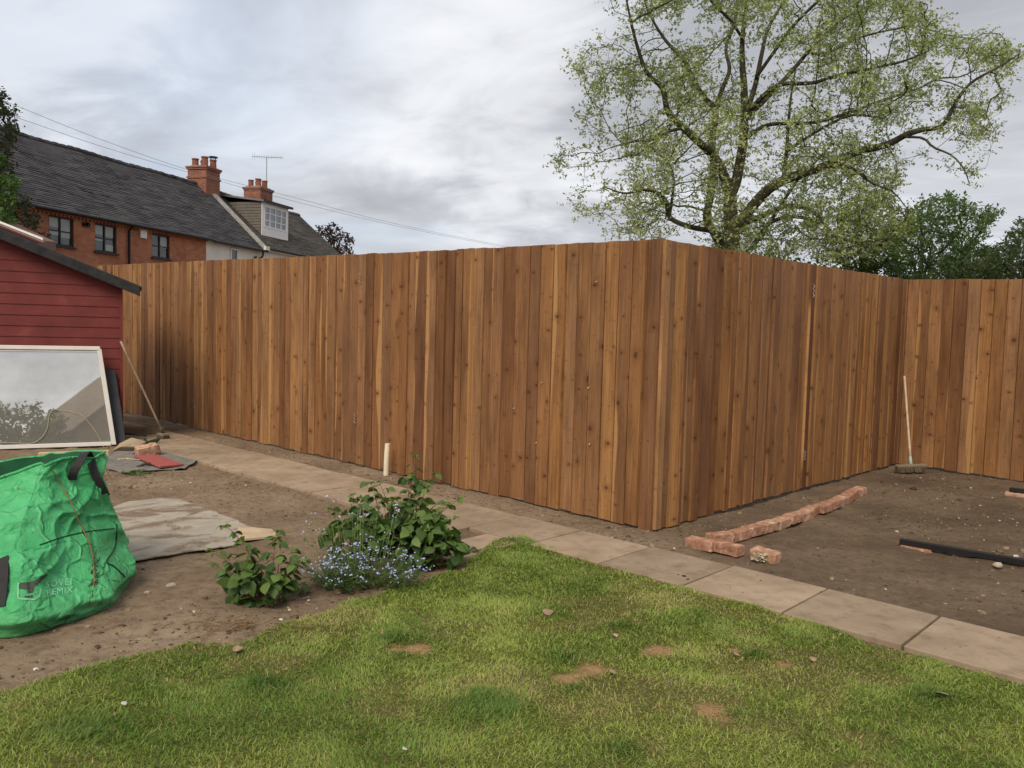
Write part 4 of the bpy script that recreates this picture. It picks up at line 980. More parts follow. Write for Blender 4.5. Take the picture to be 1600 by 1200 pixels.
# one toothed, pleated, heart based leaf, along +x
def leaf_shape():
    N = 11; V = []; F = []; prof = [.10, .36, .47, .50, .475, .42, .345, .265, .18, .09, .0]; xs_ = [-.07, .02, .13, .25, .38, .50, .62, .73, .83, .92, 1.02]
    for i in range(N):
        tooth = 1.0 if i % 2 else .88; w = prof[i]*tooth; x = xs_[i]; dz = -.22*x*x; 
        V += [(x-.04*(i < 2), -w, dz-.10*w+.05), (x, -w*.5, dz+.055), (x+.01, 0, dz), (x, w*.5, dz+.055), (x-.04*(i < 2), w, dz-.10*w+.05)]
    for i in range(N-1):
        for k in range(4): F.append((i*5+k, i*5+k+1, i*5+6+k, i*5+5+k))
    return np.array(V), np.array(F)
LFV, LFF = leaf_shape()
def place_leaves(P, az, tilt, roll, size, col, shapeV=None, shapeF=None):
    sv = LFV if shapeV is None else shapeV; sf = LFF if shapeF is None else shapeF
    n = len(P); ca, sa_ = np.cos(az), np.sin(az); ct, st_ = np.cos(tilt), np.sin(tilt); cr, sr = np.cos(roll), np.sin(roll)
    x, y, z = (sv[None, :, k]*size[:, None] for k in range(3))
    y, z = y*cr[:, None]-z*sr[:, None], y*sr[:, None]+z*cr[:, None]
    x, z = x*ct[:, None]+z*st_[:, None], -x*st_[:, None]+z*ct[:, None]
    x, y = x*ca[:, None]-y*sa_[:, None], x*sa_[:, None]+y*ca[:, None]
    V = np.stack([x, y, z], -1)+P[:, None, :]
    F = sf[None]+sv.shape[0]*np.arange(n)[:, None, None]
    return V.reshape(-1, 3), F.reshape(-1, sf.shape[1]), np.repeat(col, sv.shape[0], 0)
def shrub(name, label, cat, base, canes, seed, lsize, cols, fill, group=None):
    """canes: (root dx, dy, tip dx, dy, height, leaves)"""
    rg = np.random.default_rng(seed); rd = random.Random(seed); t = thing(name, label, cat, base, group); mb = MB(); B = Vector(base)
    P = []; A = []; T = []; Sz = []; C = []
    def addleaf(p, az, tl, s, lightness):
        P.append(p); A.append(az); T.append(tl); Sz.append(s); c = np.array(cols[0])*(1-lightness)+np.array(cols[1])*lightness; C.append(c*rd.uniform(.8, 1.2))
    for (rx, ry, tx, ty, h, nl) in canes:
        r_ = B+Vector((rx, ry, -.02)); tip = B+Vector((tx, ty, h)); m = (r_+tip)/2+Vector(((rx-tx)*.18, (ry-ty)*.18, h*.14)); pts = smoothline([r_, m, tip], 8)
        mb.tube(pts, [.006-.0042*i/(len(pts)-1) for i in range(len(pts))], 6)
        az = rd.random()*6.28
        for k in range(nl):
            f = .25+.75*(k+rd.random()*.6)/nl; q = pts[min(int(f*(len(pts)-1)), len(pts)-1)]; az += 2.4+rd.gauss(0, .3); pl_ = lsize*rd.uniform(.5, 1.1)*(1.1-.45*f)
            e_ = q+Vector((math.cos(az)*pl_, math.sin(az)*pl_, pl_*.35)); mb.tube([q, (q+e_)/2+Vector((0, 0, .006)), e_], [.0022, .0018, .0015], 5)
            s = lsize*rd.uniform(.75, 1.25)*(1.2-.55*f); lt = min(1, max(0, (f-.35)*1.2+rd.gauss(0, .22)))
            addleaf(e_, az, rd.uniform(.1, .75), s, lt)
            if rd.random() < .75:
                for sg in (-1, 1): addleaf(q+(e_-q)*.7, az+sg*rd.uniform(.8, 1.2), rd.uniform(.15, .8), s*.78, lt)
        for k in range(4): addleaf(tip, az+k*1.6, rd.uniform(-.5, .35), lsize*rd.uniform(.35, .6), 1)
    for (cx, cy, cz, rx, ry, rz, n) in fill:
        for k in range(n):
            v = np.array([rd.gauss(0, 1) for _ in range(3)]); v /= np.linalg.norm(v); v *= rd.uniform(.55, 1)**.6
            p = B+Vector((cx+v[0]*rx, cy+v[1]*ry, max(.02, cz+v[2]*rz))); az = math.atan2(v[1], v[0])+rd.gauss(0, .6)
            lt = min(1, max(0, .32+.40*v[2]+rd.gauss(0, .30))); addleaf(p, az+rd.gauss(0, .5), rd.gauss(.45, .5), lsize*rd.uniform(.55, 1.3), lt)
            if k % 3 == 0: mb.tube([B+Vector((cx*.9+rd.gauss(0, .03), cy*.9+rd.gauss(0, .03), 0)), B+Vector((cx+v[0]*rx*.5, cy+v[1]*ry*.5, (cz+v[2]*rz)*.6)), p], [.0035, .0026, .0016], 5)
    mb.build('stems', M_CANE, t, smooth=True)
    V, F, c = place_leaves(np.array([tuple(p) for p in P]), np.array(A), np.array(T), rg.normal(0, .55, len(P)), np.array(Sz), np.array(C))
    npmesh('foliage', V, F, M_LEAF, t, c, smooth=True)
    return t
GD, GL = (.048, .100, .028), (.155, .245, .062)
shrub('leafy_shrub', 'smaller leafy green currant shrub standing alone left of the blue flowers', 'shrub', (-1.40, 4.62, 0),
      [(-.05, .05, -.28, .12, .42, 10), (-.05, .0, -.34, .0, .30, 8), (.03, .0, .02, .12, .40, 9), (.06, .0, .22, .0, .26, 8), (.0, .05, -.20, .08, .33, 6), (.05, .02, .06, .10, .34, 7), (.08, .03, .15, .06, .30, 6), (-.04, 0, -.30, -.02, .22, 6), (.02, 0, .10, -.05, .2, 5)],
      5, .066, (GD, GL), [(-.04, .0, .11, .21, .14, .12, 84), (-.16, .04, .17, .11, .10, .09, 26)])
shrub('leafy_shrub', 'tall leafy green raspberry shrub behind the blue flowers, with one cane rising towards the fence', 'shrub', (-.66, 5.42, 0),
      [(-.25, .0, -.42, .06, .47, 11), (-.3, .0, -.55, -.05, .40, 9), (-.2, .02, -.30, .12, .55, 10), (-.1, .02, .14, .14, .62, 11), (-.3, .02, -.38, -.08, .36, 8), (.04, .02, .32, .1, .46, 9), (.0, -.02, -.06, -.1, .44, 9), (-.05, .05, -.02, .12, .62, 10), (-.03, .05, .0, .16, .74, 10), (-.12, .04, -.24, .10, .56, 7), (.05, .03, .24, .05, .42, 7), (.06, .02, .30, .02, .34, 7), (.0, 0, .10, .05, .55, 8), (-.06, .0, -.14, .02, .46, 8), (.04, -.03, .20, -.04, .3, 6)],
      6, .074, (GD, GL), [(.04, .0, .20, .27, .18, .20, 210), (-.10, .05, .33, .22, .15, .15, 90), (.20, .0, .14, .17, .15, .15, 80), (-.36, .0, .19, .24, .18, .16, 150)])
# forget-me-nots: narrow leaves, thin stems, clusters of five petalled flowers
def fmn():
    B = Vector((-.93, 5.04, 0)); t = thing('forget_me_not', 'low clump of sky blue forget me nots at the front of the raspberry shrub', 'flowers', B); rd = random.Random(3); rg = np.random.default_rng(3)
    SV = np.array([(0, -.03, 0), (0, .03, 0), (.3, -.11, .02), (.3, .11, .02), (.65, -.10, .0), (.65, .10, .0), (1, 0, -.08)]); SF = np.array([(0, 2, 3, 1), (2, 4, 5, 3), (4, 6, 6, 5)])[:, :4]
    P = []; A = []; T = []; Sz = []; C = []; st_ = MB(); FV = []; FF = []; FC = []
    for k in range(230):
        a = rd.random()*6.28; r = rd.random()**.5; x, y = math.cos(a)*r*.42+.06, math.sin(a)*r*.24-.08; h = (.08+.17*rd.random())*(1.2-.5*r)
        if rd.random() < .18: x, y, h = rd.uniform(-.42, .25), rd.uniform(.0, .42), rd.uniform(.22, .46)
        root = B+Vector((x*.6, y*.6, 0)); tip = B+Vector((x, y, h)); pts = smoothline([root, (root+tip)/2+Vector((x*.06, y*.06, h*.12)), tip], 4)
        st_.tube(pts, [.0022, *[.0016]*(len(pts)-2), .001], 4)
        for q in range(6):
            f = rd.uniform(.1, .95); p = pts[int(f*(len(pts)-1))]; P.append(p); A.append(rd.random()*6.28); T.append(rd.uniform(-.5, .5)); Sz.append(rd.uniform(.03, .062)); C.append(np.array(GD)*(1-f*.6)+np.array((.12, .20, .055))*f*.6)
        nf = rd.randint(1, 4) if rd.random() < .80 else 0
        for q in range(nf):
            c = tip+Vector((rd.gauss(0, .014), rd.gauss(0, .014), rd.uniform(0, .02))); s = rd.uniform(.0055, .0078); n = (Vector((rd.gauss(0, .5), rd.gauss(-.5, .5), 1))).normalized(); u = n.orthogonal().normalized(); v = n.cross(u); o = len(FV); hue = rd.random()
            pc = np.array((.09, .15, .68))*(1-hue)+np.array((.22, .31, .84))*hue
            FV.append(c); FC.append((.75, .70, .35) if hue < .8 else (.8, .8, .8))
            for j in range(10):
                th = j*math.pi/5; rr = s*(1.25 if j % 2 == 0 else .62); FV.append(c+(u*math.cos(th)+v*math.sin(th))*rr+n*.001); FC.append(pc)
            for j in range(5):
                e0, e1, e2 = o+1+(2*j-1) % 10, o+1+2*j, o+1+(2*j+1) % 10; FF.append((o, e0, e1, e2))
    st_.build('stems', M_STEM, t)
    V, F, c = place_leaves(np.array([tuple(p) for p in P]), np.array(A), np.array(T), rg.normal(0, .4, len(P)), np.array(Sz), np.array(C), SV, SF)
    tri = F[:, [0, 1, 2]]; quad = F
    npmesh('foliage', V, np.concatenate([F[:, [0, 1, 2]], F[:, [0, 2, 3]]]), M_LEAF, t, c)
    FV = np.array([tuple(v) for v in FV]); npmesh('flowers', FV, np.array(FF), M_PETAL, t, np.array(FC), kind='stuff')
fmn()
# low weeds at the foot of the shrubs
def weed(label, c, n, s, seed, h=.05):
    rg = np.random.default_rng(seed); rd = random.Random(seed); t = thing('weed', label, 'weed', (c[0], c[1], 0), 'small weeds in the bare soil'); st_ = MB(); P = []
    for k in range(n):
        a = rd.random()*6.28; p = Vector((c[0]+math.cos(a)*s*rd.random(), c[1]+math.sin(a)*s*rd.random(), .012+h*rd.random())); P.append(tuple(p)); st_.tube([(c[0], c[1], 0), tuple((p+Vector((c[0], c[1], 0)))/2+Vector((0, 0, .008))), tuple(p)], .0016, 4)
    st_.build('stems', M_STEM, t); P = np.array(P)
    V, F, c_ = place_leaves(P, rg.random(n)*6.28, rg.uniform(-.3, .6, n), rg.normal(0, .3, n), rg.uniform(.02, .045, n), np.array([.085, .14, .04])*rg.uniform(.7, 1.3, (n, 1)))
    npmesh('foliage', V, F, M_LEAF, t, c_, smooth=True)
weed('patch of low weed on the soil between the green bag and the red board', gnd(213, 742), 60, .16, 1, .03)
weed('tuft of weed at the right foot of the raspberry shrub', gnd(742, 868), 14, .07, 2)
weed('tuft of weed under the small currant shrub, on its right', gnd(470, 925), 18, .08, 3)
weed('weed at the front left foot of the small currant shrub', gnd(352, 905), 14, .06, 4, .1)
# dead stalks raked up in front of the small shrub
def deadstalks():
    c = gnd(350, 990); st_ = MB(); rd = random.Random(9)
    for k in range(60):
        p = Vector((c[0]+rd.gauss(0, .16), c[1]+rd.gauss(.05, .07), .012+rd.random()*.02)); a = rd.gauss(.3, .7); L_ = rd.uniform(.03, .12); d = Vector((math.cos(a), math.sin(a), rd.gauss(0, .12)))*L_
        st_.tube([p, p+d*.5+Vector((0, 0, rd.uniform(0, .012))), p+d], [.0028, .0024, .0014], 5)
    o = st_.build('dead_stalks', M_DRY, None); props(o, 'scatter of dead brown stalks on the soil in front of the currant shrub', 'stalks', kind='stuff')
deadstalks()
# fallen leaves on the lawn and by the path
M_DEAD = plain('dead_leaf', (.27, .185, .12), .8, .3, 30); M_DEADP = plain('pale_dead_leaf', (.40, .31, .23), .8, .2, 30)
def fallen(label, px_, py_, s, az, m, z=.04, curl=1.0, name='fallen_leaf', cat='leaf'):
    s *= .72; z = .034
    c = gnd(px_, py_, z); V, F, _ = place_leaves(np.array([(c[0], c[1], z+s*.12)]), np.array([az]), np.array([-.18]), np.array([.35*curl]), np.array([s]), np.array([[.3, .2, .1]]))
    V = V-np.array([math.cos(az), math.sin(az), 0])*s*.5; mb = MB(); V2 = V.copy(); V2[:, 2] -= .0015; n = len(V); mb.add(list(V)+list(V2), [tuple(f) for f in F]+[tuple(f[::-1]+n) for f in F])
    o = mb.build(name, m, smooth=True); return props(o, label, cat, 'fallen leaves on the lawn')
fallen('curled brown leaf on the lawn near the path, beyond the bare straw patches', 858, 958, .085, .6, M_DEAD)
fallen('pale pinkish dead leaf on the right side of the lawn', 1470, 1085, .075, 2.6, M_DEADP)
fallen('dark shrivelled leaf beside the long bare straw patch in the lawn', 958, 1050, .05, 1.2, M_DEAD)
fallen('small white leaf scrap on the left part of the lawn', 195, 1099, .035, 1.4, plain('white_scrap', (.5, .47, .4), .8))
fallen('small brown leaf at the lawn edge near the dead stalks', 373, 1015, .06, .2, M_DEAD)
fallen('small tan leaf on the lawn close to the right hand path', 1272, 1031, .05, .4, M_DEAD)
fallen('tan scrap of leaf left of the lush tuft in the lawn', 1150, 1023, .05, 1.9, M_DEADP)
fallen('white scrap of leaf in the lawn at the bottom left', 632, 1170, .03, 1.9, plain('white_scrap', (.5, .47, .4), .8))
fallen('pale fleck of leaf at the dark hollow in the lawn', 963, 993, .04, .9, M_DEADP)

# ================================================================== HOUSES BEYOND THE FENCE
HO = Vector((-13.974, 23.698, 0)); HROT = R(74.687)
def bw_fn(scale=1.0, a=(.32, .115, .062), b=(.42, .17, .09), mort=(.26, .19, .15)):
    def f(g):
        o = g.obj(); x, y, z = g.sep(o); v = g.comb(g.math('ADD', x, y), z, 0.0)
        br = g.n('ShaderNodeTexBrick', {'Vector': v, 'Color1': a, 'Color2': b, 'Mortar': mort, 'Scale': 1.0, 'Mortar Size': .006, 'Mortar Smooth': .3, 'Bias': 0.0, 'Brick Width': .225, 'Row Height': .075})
        br.offset = .5
        n1 = g.noise(o, 1.2, 5, .65); n2 = g.noise(o, 7, 4, .6)
        c = g.mix(1.0, br.outputs[0], g.ramp(n1, [(.3, (.72, .68, .68)), (.5, (1, 1, 1)), (.72, (1.25, 1.2, 1.15))]), 'MULTIPLY')
        c = g.mix(g.ramp(n2, [(.58, 0), (.72, .5)]), c, (.42, .25, .17))
        g.out(c, .92, g.bump(br.outputs[1], -.3, .01), .15)
    return f
M_BW = mat('old_red_brickwork', bw_fn()); M_CHB = mat('chimney_brickwork', bw_fn(1, (.19, .072, .048), (.26, .105, .066)))
def tile_fn(c1, c2, moss):
    def f(g):
        o = g.obj(); t = g.attr('tone', 2); a = g.noise(o, .8, 5, .65); b = g.noise(o, 9, 5, .65)
        c = g.mix(t, c1, c2); c = g.mix(1.0, c, g.ramp(a, [(.3, (.75, .75, .78)), (.7, (1.2, 1.2, 1.18))]), 'MULTIPLY')
        c = g.mix(g.ramp(b, [(.62, 0), (.8, .6)]), c, moss)
        g.out(c, .85, g.bump(b, .4, .01), .25)
    return f
M_TILE = mat('dark_clay_tile', tile_fn((.038, .038, .043), (.085, .082, .086), (.12, .12, .10)))
M_TILEB = mat('brown_clay_tile', tile_fn((.052, .047, .042), (.10, .090, .078), (.15, .14, .11)))
M_REND = plain('white_render', (.70, .68, .62), .9, .08, 1.5, .15, bump=.2, bs=30)
M_DKW = plain('dark_brown_frame', (.025, .020, .018), .5, .2, 8)
M_WHF = plain('white_frame', (.72, .72, .72), .45, .05, 8)
M_GUT = plain('black_gutter', (.012, .012, .014), .45, .2, 8)
M_MORT2 = plain('grey_mortar', (.30, .29, .27), .95, .35, 5)
M_TERRA = plain('terracotta', (.22, .085, .058), .8, .25, 10)
M_LEAD = plain('lead_sheet', (.16, .17, .18), .6, .25, 4)
def glass_fn(g):
    o = g.obj(); z = g.sep(o)[2]; n = g.noise(o, 2.5, 3)
    c = g.ramp(n, [(.4, (.02, .022, .025)), (.6, (.06, .065, .07))])
    g.out(c, .06, None, .8)
M_GLASS = mat('window_glass', glass_fn)
M_BLIND = plain('pale_blind', (.30, .32, .32), .35, .12, 4, .6)

def tiled(name, parent, x0, x1, u0, z0, u1, z1, m, gauge=.115, seed=0, sag=.03):
    """a tiled slope in house space from the eaves (u0,z0) up to the ridge (u1,z1): overlapping courses, each a little uneven"""
    rd = random.Random(seed); L_ = math.hypot(u1-u0, z1-z0); du, dz = (u1-u0)/L_, (z1-z0)/L_; nu, nz = -dz, du; n = int(L_/gauge); mb = MB()
    for i in range(n):
        s0, s1 = i*gauge, min(i*gauge+gauge*1.15, L_); x = x0
        while x < x1-.01:
            w = min(rd.uniform(.30, .62), x1-x)
            def sg(xx): t = (xx-x0)/(x1-x0); return -sag*math.sin(math.pi*t)+.02*math.sin(xx*1.7)*math.sin(math.pi*t)
            j = rd.gauss(0, .004); up = .022+rd.gauss(0, .004)
            A = [(s0+j, up), (s1, .004)]
            pts = []
            for (s, h) in A:
                for xx in (x, x+w-.006): pts.append((xx, u0+du*s+nu*h, z0+dz*s+nz*h+sg(xx)*(s/L_)))
            lowpts = [(xx, u0+du*(s0+j), z0+dz*(s0+j)+sg(xx)*(s0/L_)-.004) for xx in (x, x+w-.006)]
            mb.add([pts[0], pts[1], pts[3], pts[2], lowpts[0], lowpts[1]], [(0, 1, 2, 3), (4, 5, 1, 0)], tone=rd.random()); x += w
    # under layer
    mb.add([(x0, u0, z0-.03), (x1, u0, z0-.03), (x1, u1, z1-.03-sag*0), (x0, u1, z1-.03)], [(0, 1, 2, 3)], tone=.3)
    return mb.build(name, m, parent)
def window(parent, x0, x1, z0, z1, mx, mz, fm, u=0.0, gm=None, sill=True, fwid=.055, blind=None):
    fr = MB(); d0, d1 = u-.02, u+.05
    fr.box((x0, d0, z0), (x0+fwid, d1, z1)); fr.box((x1-fwid, d0, z0), (x1, d1, z1)); fr.box((x0+fwid, d0, z0), (x1-fwid, d1, z0+fwid)); fr.box((x0+fwid, d0, z1-fwid), (x1-fwid, d1, z1))
    for k in range(1, mx): c = x0+(x1-x0)*k/mx; fr.box((c-fwid*.45, d0+.006, z0+fwid), (c+fwid*.45, d1-.01, z1-fwid))
    for k in range(1, mz): c = z0+(z1-z0)*k/mz; fr.box((x0+fwid, d0+.012, c-fwid*.3), (x1-fwid, d1-.015, c+fwid*.3))
    w = fr.build('window', fm, parent)
    mb = MB(); mb.box((x0+fwid*.5, u+.018, z0+fwid*.5), (x1-fwid*.5, u+.024, z1-fwid*.5)); mb.build('pane', gm or M_GLASS, w)
    if blind:
        for (a, b, c, d) in blind: mb = MB(); mb.box((x0+(x1-x0)*a, u+.0145, z0+(z1-z0)*c), (x0+(x1-x0)*b, u+.0165, z0+(z1-z0)*d)); mb.build('blind', M_BLIND, w)
    if sill: mb = MB(); mb.box((x0-.05, -.07, z0-.05), (x1+.05, min(u, 0)-.003, z0-.002)); mb.build('sill', fm, w)
    return w
def chimney(parent, xc, uc, wx, wu, z0, z1, bands, pots, cowl=None):
    mb = MB(); mb.box((xc-wx/2, uc-wu/2, z0), (xc+wx/2, uc+wu/2, z1))
    for (zb, h, o) in bands: mb.box((xc-wx/2-o, uc-wu/2-o, zb), (xc+wx/2+o, uc+wu/2+o, zb+h))
    c = mb.build('chimney', M_CHB, parent)
    for i, (px_, pu_, h, r) in enumerate(pots):
        mb = MB(); b = z1+.02; mb.tube([(xc+px_, uc+pu_, b-.06), (xc+px_, uc+pu_, b+.05), (xc+px_, uc+pu_, b+h*.85), (xc+px_, uc+pu_, b+h*.86), (xc+px_, uc+pu_, b+h)], [r*1.15, r, r*.92, r*1.08, r*1.08], 12); mb.build('chimney_pot', M_TERRA, c)
        if i == cowl:
            mb = MB(); k = b+h; mb.tube([(xc+px_, uc+pu_, k+.10), (xc+px_, uc+pu_, k+.14), (xc+px_, uc+pu_, k+.17)], [r*1.5, r*1.3, .02], 12)
            for q in range(4): th = q*math.pi/2; mb.tube([(xc+px_+math.cos(th)*r*.9, uc+pu_+math.sin(th)*r*.9, k-.02), (xc+px_+math.cos(th)*r*1.1, uc+pu_+math.sin(th)*r*1.1, k+.11)], .012, 5)
            mb.build('cowl', M_GUT, c)
    mb = MB(); mb.box((xc-wx/2+.06, uc-wu/2+.06, z1+.001), (xc+wx/2-.06, uc+wu/2-.06, z1+.05)); mb.build('flaunching', M_MORT2, c)
    return c
def ridge(parent, x0, x1, u, z, m, seed, sag=.03):
    rd = random.Random(seed); mb = MB(); x = x0
    while x < x1-.05:
        w = min(.33, x1-x); t = (x-x0)/(x1-x0); j = rd.gauss(0, .006)-sag*math.sin(math.pi*t)+.02*math.sin(x*1.7)*math.sin(math.pi*t)
        mb.tube([(x, u, z+j-.01), (x+w*.5, u, z+j), (x+w-.012, u, z+j-.012)], [.10, .10, .092], 8, tone=rd.random()); x += w
    mb.build('ridge_tiles', m, parent)
BH = thing('brick_house', 'long old red brick terrace house with dark tiled roof and dark framed windows', 'house', HO, None, HROT)
EZ, RZ, RU = 5.0, 7.62, 2.8
def holed(mb, x0, x1, z0, z1, holes, t):
    xs = sorted({x0, x1, *[h[0] for h in holes], *[h[1] for h in holes]})
    for a, b in zip(xs, xs[1:]):
        z = z0
        for h in [h for h in holes if h[0] <= a+1e-6 and h[1] >= b-1e-6]: mb.box((a, 0, z), (b, t, h[2])); z = h[3]
        mb.box((a, 0, z), (b, t, z1))
WINS = [(.45, 1.39, 3.86, 4.74), (2.24, 3.18, 3.84, 4.74), (4.84, 5.77, 3.90, 4.74)]
w_ = MB(); holed(w_, -6, 7.84, 0, 4.88, WINS, .25); w_.box((-6, .25, 0), (7.84, 5.6, 4.9)); w_.add([(-6, .0, 4.9), (-6, 5.6, 4.9), (-6, RU, RZ-.1)], [(0, 1, 2)]); w_.build('brick_wall', M_BW, BH)
w_ = MB(); w_.box((7.84, -.012, 0), (11.5, 5.6, 4.95)); w_.add([(11.5, .0, 4.95), (11.5, RU, RZ-.06), (11.5, 5.6, 4.95)], [(0, 1, 2)]); w_.build('rendered_wall', M_REND, BH)
tiled('tiled_roof', BH, -6.15, 11.55, -.22, EZ-.16, RU, RZ, M_TILE, .105, 3, .05)
mb = MB(); mb.add([(-6.15, RU, RZ), (11.55, RU, RZ), (11.55, 5.8, EZ-.16), (-6.15, 5.8, EZ-.16)], [(0, 1, 2, 3)], tone=.5); mb.build('rear_roof', M_TILE, BH)
ridge(BH, -6.15, 11.0, RU, RZ, M_TILE, 4, .05)
mb = MB()
for k in range(int(13.8/.15)):           # dentil course under the eaves
    x = -5.95+k*.15; mb.box((x, -.075, 4.74), (x+.075, 0, 4.80))
mb.box((-6, -.09, 4.80), (7.84, 0, 4.88)); mb.build('dentil_course', M_BW, BH)
mb = MB(); mb.tube([(-6.1, -.27, 4.87), (2, -.27, 4.86), (7.9, -.27, 4.85)], .045, 8); mb.build('gutter', M_GUT, BH)
mb = MB(); mb.tube([(8.02, -.25, 4.82), (11.7, -.25, 4.80)], .055, 8); mb.build('gutter', M_GUT, BH)
mb = MB(); mb.tube([(3.66, -.22, 4.80), (3.66, -.08, 4.66), (3.66, -.08, .1)], .042, 8); mb.build('downpipe', M_GUT, BH)
mb = MB(); mb.tube(smoothline([(11.35, -.25, 4.78), (11.34, -.22, 4.55), (11.1, -.1, 4.38), (11.05, -.08, 4.2), (11.05, -.08, .1)], 4), .042, 8); mb.build('downpipe', M_GUT, BH)
window(BH, *WINS[0], 2, 2, M_DKW, .06, blind=[(.1, .45, .62, .95), (.55, .93, .3, .95), (.1, .45, .35, .48)])
window(BH, *WINS[1], 2, 2, M_DKW, .06, blind=[(.08, .44, .62, .94), (.56, .92, .58, .94), (.56, .92, .08, .3), (.08, .44, .40, .47)])
window(BH, *WINS[2], 2, 2, M_DKW, .06, blind=[(.5, .95, .45, .9)])
mb = MB(); mb.box((4.22, -.075, 4.50), (4.52, -.012, 4.80)); mb.build('alarm_box', M_WHF, BH, bevel=.01)
mb = MB(); mb.box((1.72, -.07, 4.56), (1.98, -.01, 4.68)); mb.tube([(1.85, -.02, 4.66), (1.85, -.16, 4.62)], .05, 8); mb.build('floodlight', M_GUT, BH)
for wx_, ww in ((.45, .94), (2.24, .94), (4.84, .93)):      # paler patched brick beside the openings is left to the brickwork; add arched heads
    pass
window(BH, 9.36, 9.84, 4.2, 4.70, 1, 1, M_WHF, -.04, sill=False)
mb = MB(); mb.box((-6, .3, .0), (-5.9, 5.3, .1)); 
# raised mortared verge between the two roofs
sl_ = math.hypot(RU+.2, RZ-EZ+.16); mb = MB()
vx0, vx1 = 11.42, 11.72
mb.hexa([(vx0, -.24, EZ-.14), (vx1, -.24, EZ-.14), (vx1, RU, RZ+.02), (vx0, RU, RZ+.02), (vx0, -.24, EZ-.03), (vx1, -.24, EZ-.03), (vx1, RU, RZ+.12), (vx0, RU, RZ+.12)]); mb.build('mortared_verge', M_MORT2, BH)
mb = MB(); mb.box((vx0, -.34, EZ-.16), (vx1, -.2, EZ+.0)); mb.build('verge_end', M_REND, BH)
chimney(BH, 11.45, 2.75, .96, .92, 6.7, 8.36, [(7.86, .07, .04), (8.22, .07, .04), (8.29, .07, .07)], [(-.3, -.26, .40, .14), (-.26, .24, .34, .14), (.04, .0, .31, .15), (.28, -.26, .38, .14), (.3, .22, .33, .145)], 3)

WH = thing('white_house', 'white rendered house with brown tiled roof, dormer window and two pot chimney', 'house', HO, None, HROT)
E2, R2 = 5.1, 7.50
w_ = MB(); w_.box((11.52, .01, 0), (19.3, 5.6, 5.05)); w_.add([(19.3, .01, 5.05), (19.3, 5.6, 5.05), (19.3, RU, R2-.06)], [(0, 1, 2)]); w_.build('rendered_wall', M_REND, WH)
tiled('tiled_roof', WH, 11.73, 19.5, -.22, E2-.16, RU, R2, M_TILEB, .105, 9, .02)
mb = MB(); mb.add([(11.73, RU, R2), (19.5, RU, R2), (19.5, 5.8, E2-.16), (11.73, 5.8, E2-.16)], [(0, 1, 2, 3)], tone=.5); mb.build('rear_roof', M_TILEB, WH)
ridge(WH, 11.9, 19.5, RU, R2, M_TILEB, 12, .02)
mb = MB(); mb.tube([(11.75, -.26, 4.92), (19.5, -.26, 4.90)], .055, 8); mb.build('gutter', M_GUT, WH)
mb = MB(); mb.box((11.75, -.2, 4.83), (19.4, -.14, 4.97)); mb.build('fascia', M_WHF, WH)
mb = MB(); mb.box((14.25, -.02, 4.0), (16.2, .0, 4.72)); mb.build('window', M_DKW, WH)
# dormer
dx0, dx1, du, dz0, dz1 = 12.5, 14.66, .55, 5.55, 7.06
dm = MB(); dm.box((dx0, du, dz0), (dx1, du+.06, dz0+.42)); dm.box((dx0, du, dz0+.42), (dx0+.16, du+.06, dz1)); dm.box((dx1-.16, du, dz0+.42), (dx1, du+.06, dz1)); dm.box((dx0+.16, du, dz1-.12), (dx1-.16, du+.06, dz1)); do = dm.build('dormer', M_WHF, WH)
window(WH, dx0+.162, dx1-.162, dz0+.422, dz1-.122, 4, 3, M_WHF, du+.005, gm=plain('pale_pane', (.22, .25, .29), .08, .15, 3, .8), fwid=.07, sill=False)
k_ = (RZ-EZ)/(RU)
for xx, sgn in ((dx0, 1), (dx1, -1)):
    ck = MB(); zb = dz0; nrow = 13
    for i in range(nrow):
        za, zb_ = dz0-.1+(dz1-dz0+.1)*i/nrow, dz0-.1+(dz1-dz0+.1)*(i+1)/nrow; ub = min(max((za-E2)/k_+.25, du+.06), 2.4); ue = min(max((zb_-E2)/k_+.25, du+.06), 2.4)+.35
        o0, o1 = (-.022, -.004) if sgn > 0 else (.022, .004)
        ck.add([(xx+o0, du+.03, za), (xx+o0, ue, za), (xx+o1, ue, zb_), (xx+o1, du+.03, zb_), (xx+o1*.2, du+.03, za), (xx+o1*.2, ue, za)], [(0, 1, 2, 3) if sgn < 0 else (3, 2, 1, 0), (4, 5, 1, 0)])
    ck.build('cladding', plain('grey_brown_cladding', (.13, .115, .10), .8, .2, 4), do)
mb = MB(); mb.hexa([(dx0-.12, du-.16, dz1-.01), (dx1+.12, du-.16, dz1-.01), (dx1+.12, RU, dz1+.30), (dx0-.12, RU, dz1+.30), (dx0-.12, du-.16, dz1+.07), (dx1+.12, du-.16, dz1+.07), (dx1+.12, RU, dz1+.38), (dx0-.12, RU, dz1+.38)]); mb.build('dormer_roof', M_LEAD, do)
mb = MB(); mb.box((dx0-.13, du-.19, dz1-.01), (dx1+.13, du-.161, dz1+.09)); mb.build('dormer_fascia', M_GUT, do)
chimney(WH, 15.6, 2.75, 1.05, .9, 6.8, 8.22, [(7.62, .06, .035), (8.08, .06, .035), (8.14, .07, .06)], [(-.32, -.2, .38, .14), (-.28, .22, .34, .13), (.22, -.2, .38, .14), (.3, .22, .33, .13)])
ae = MB(); ae.tube([(16.3, 2.75, 7.4), (16.3, 2.75, 9.86)], .022, 6); ae.tube([(15.95, 3.32, 9.84), (16.70, 2.10, 9.90)], .014, 6)
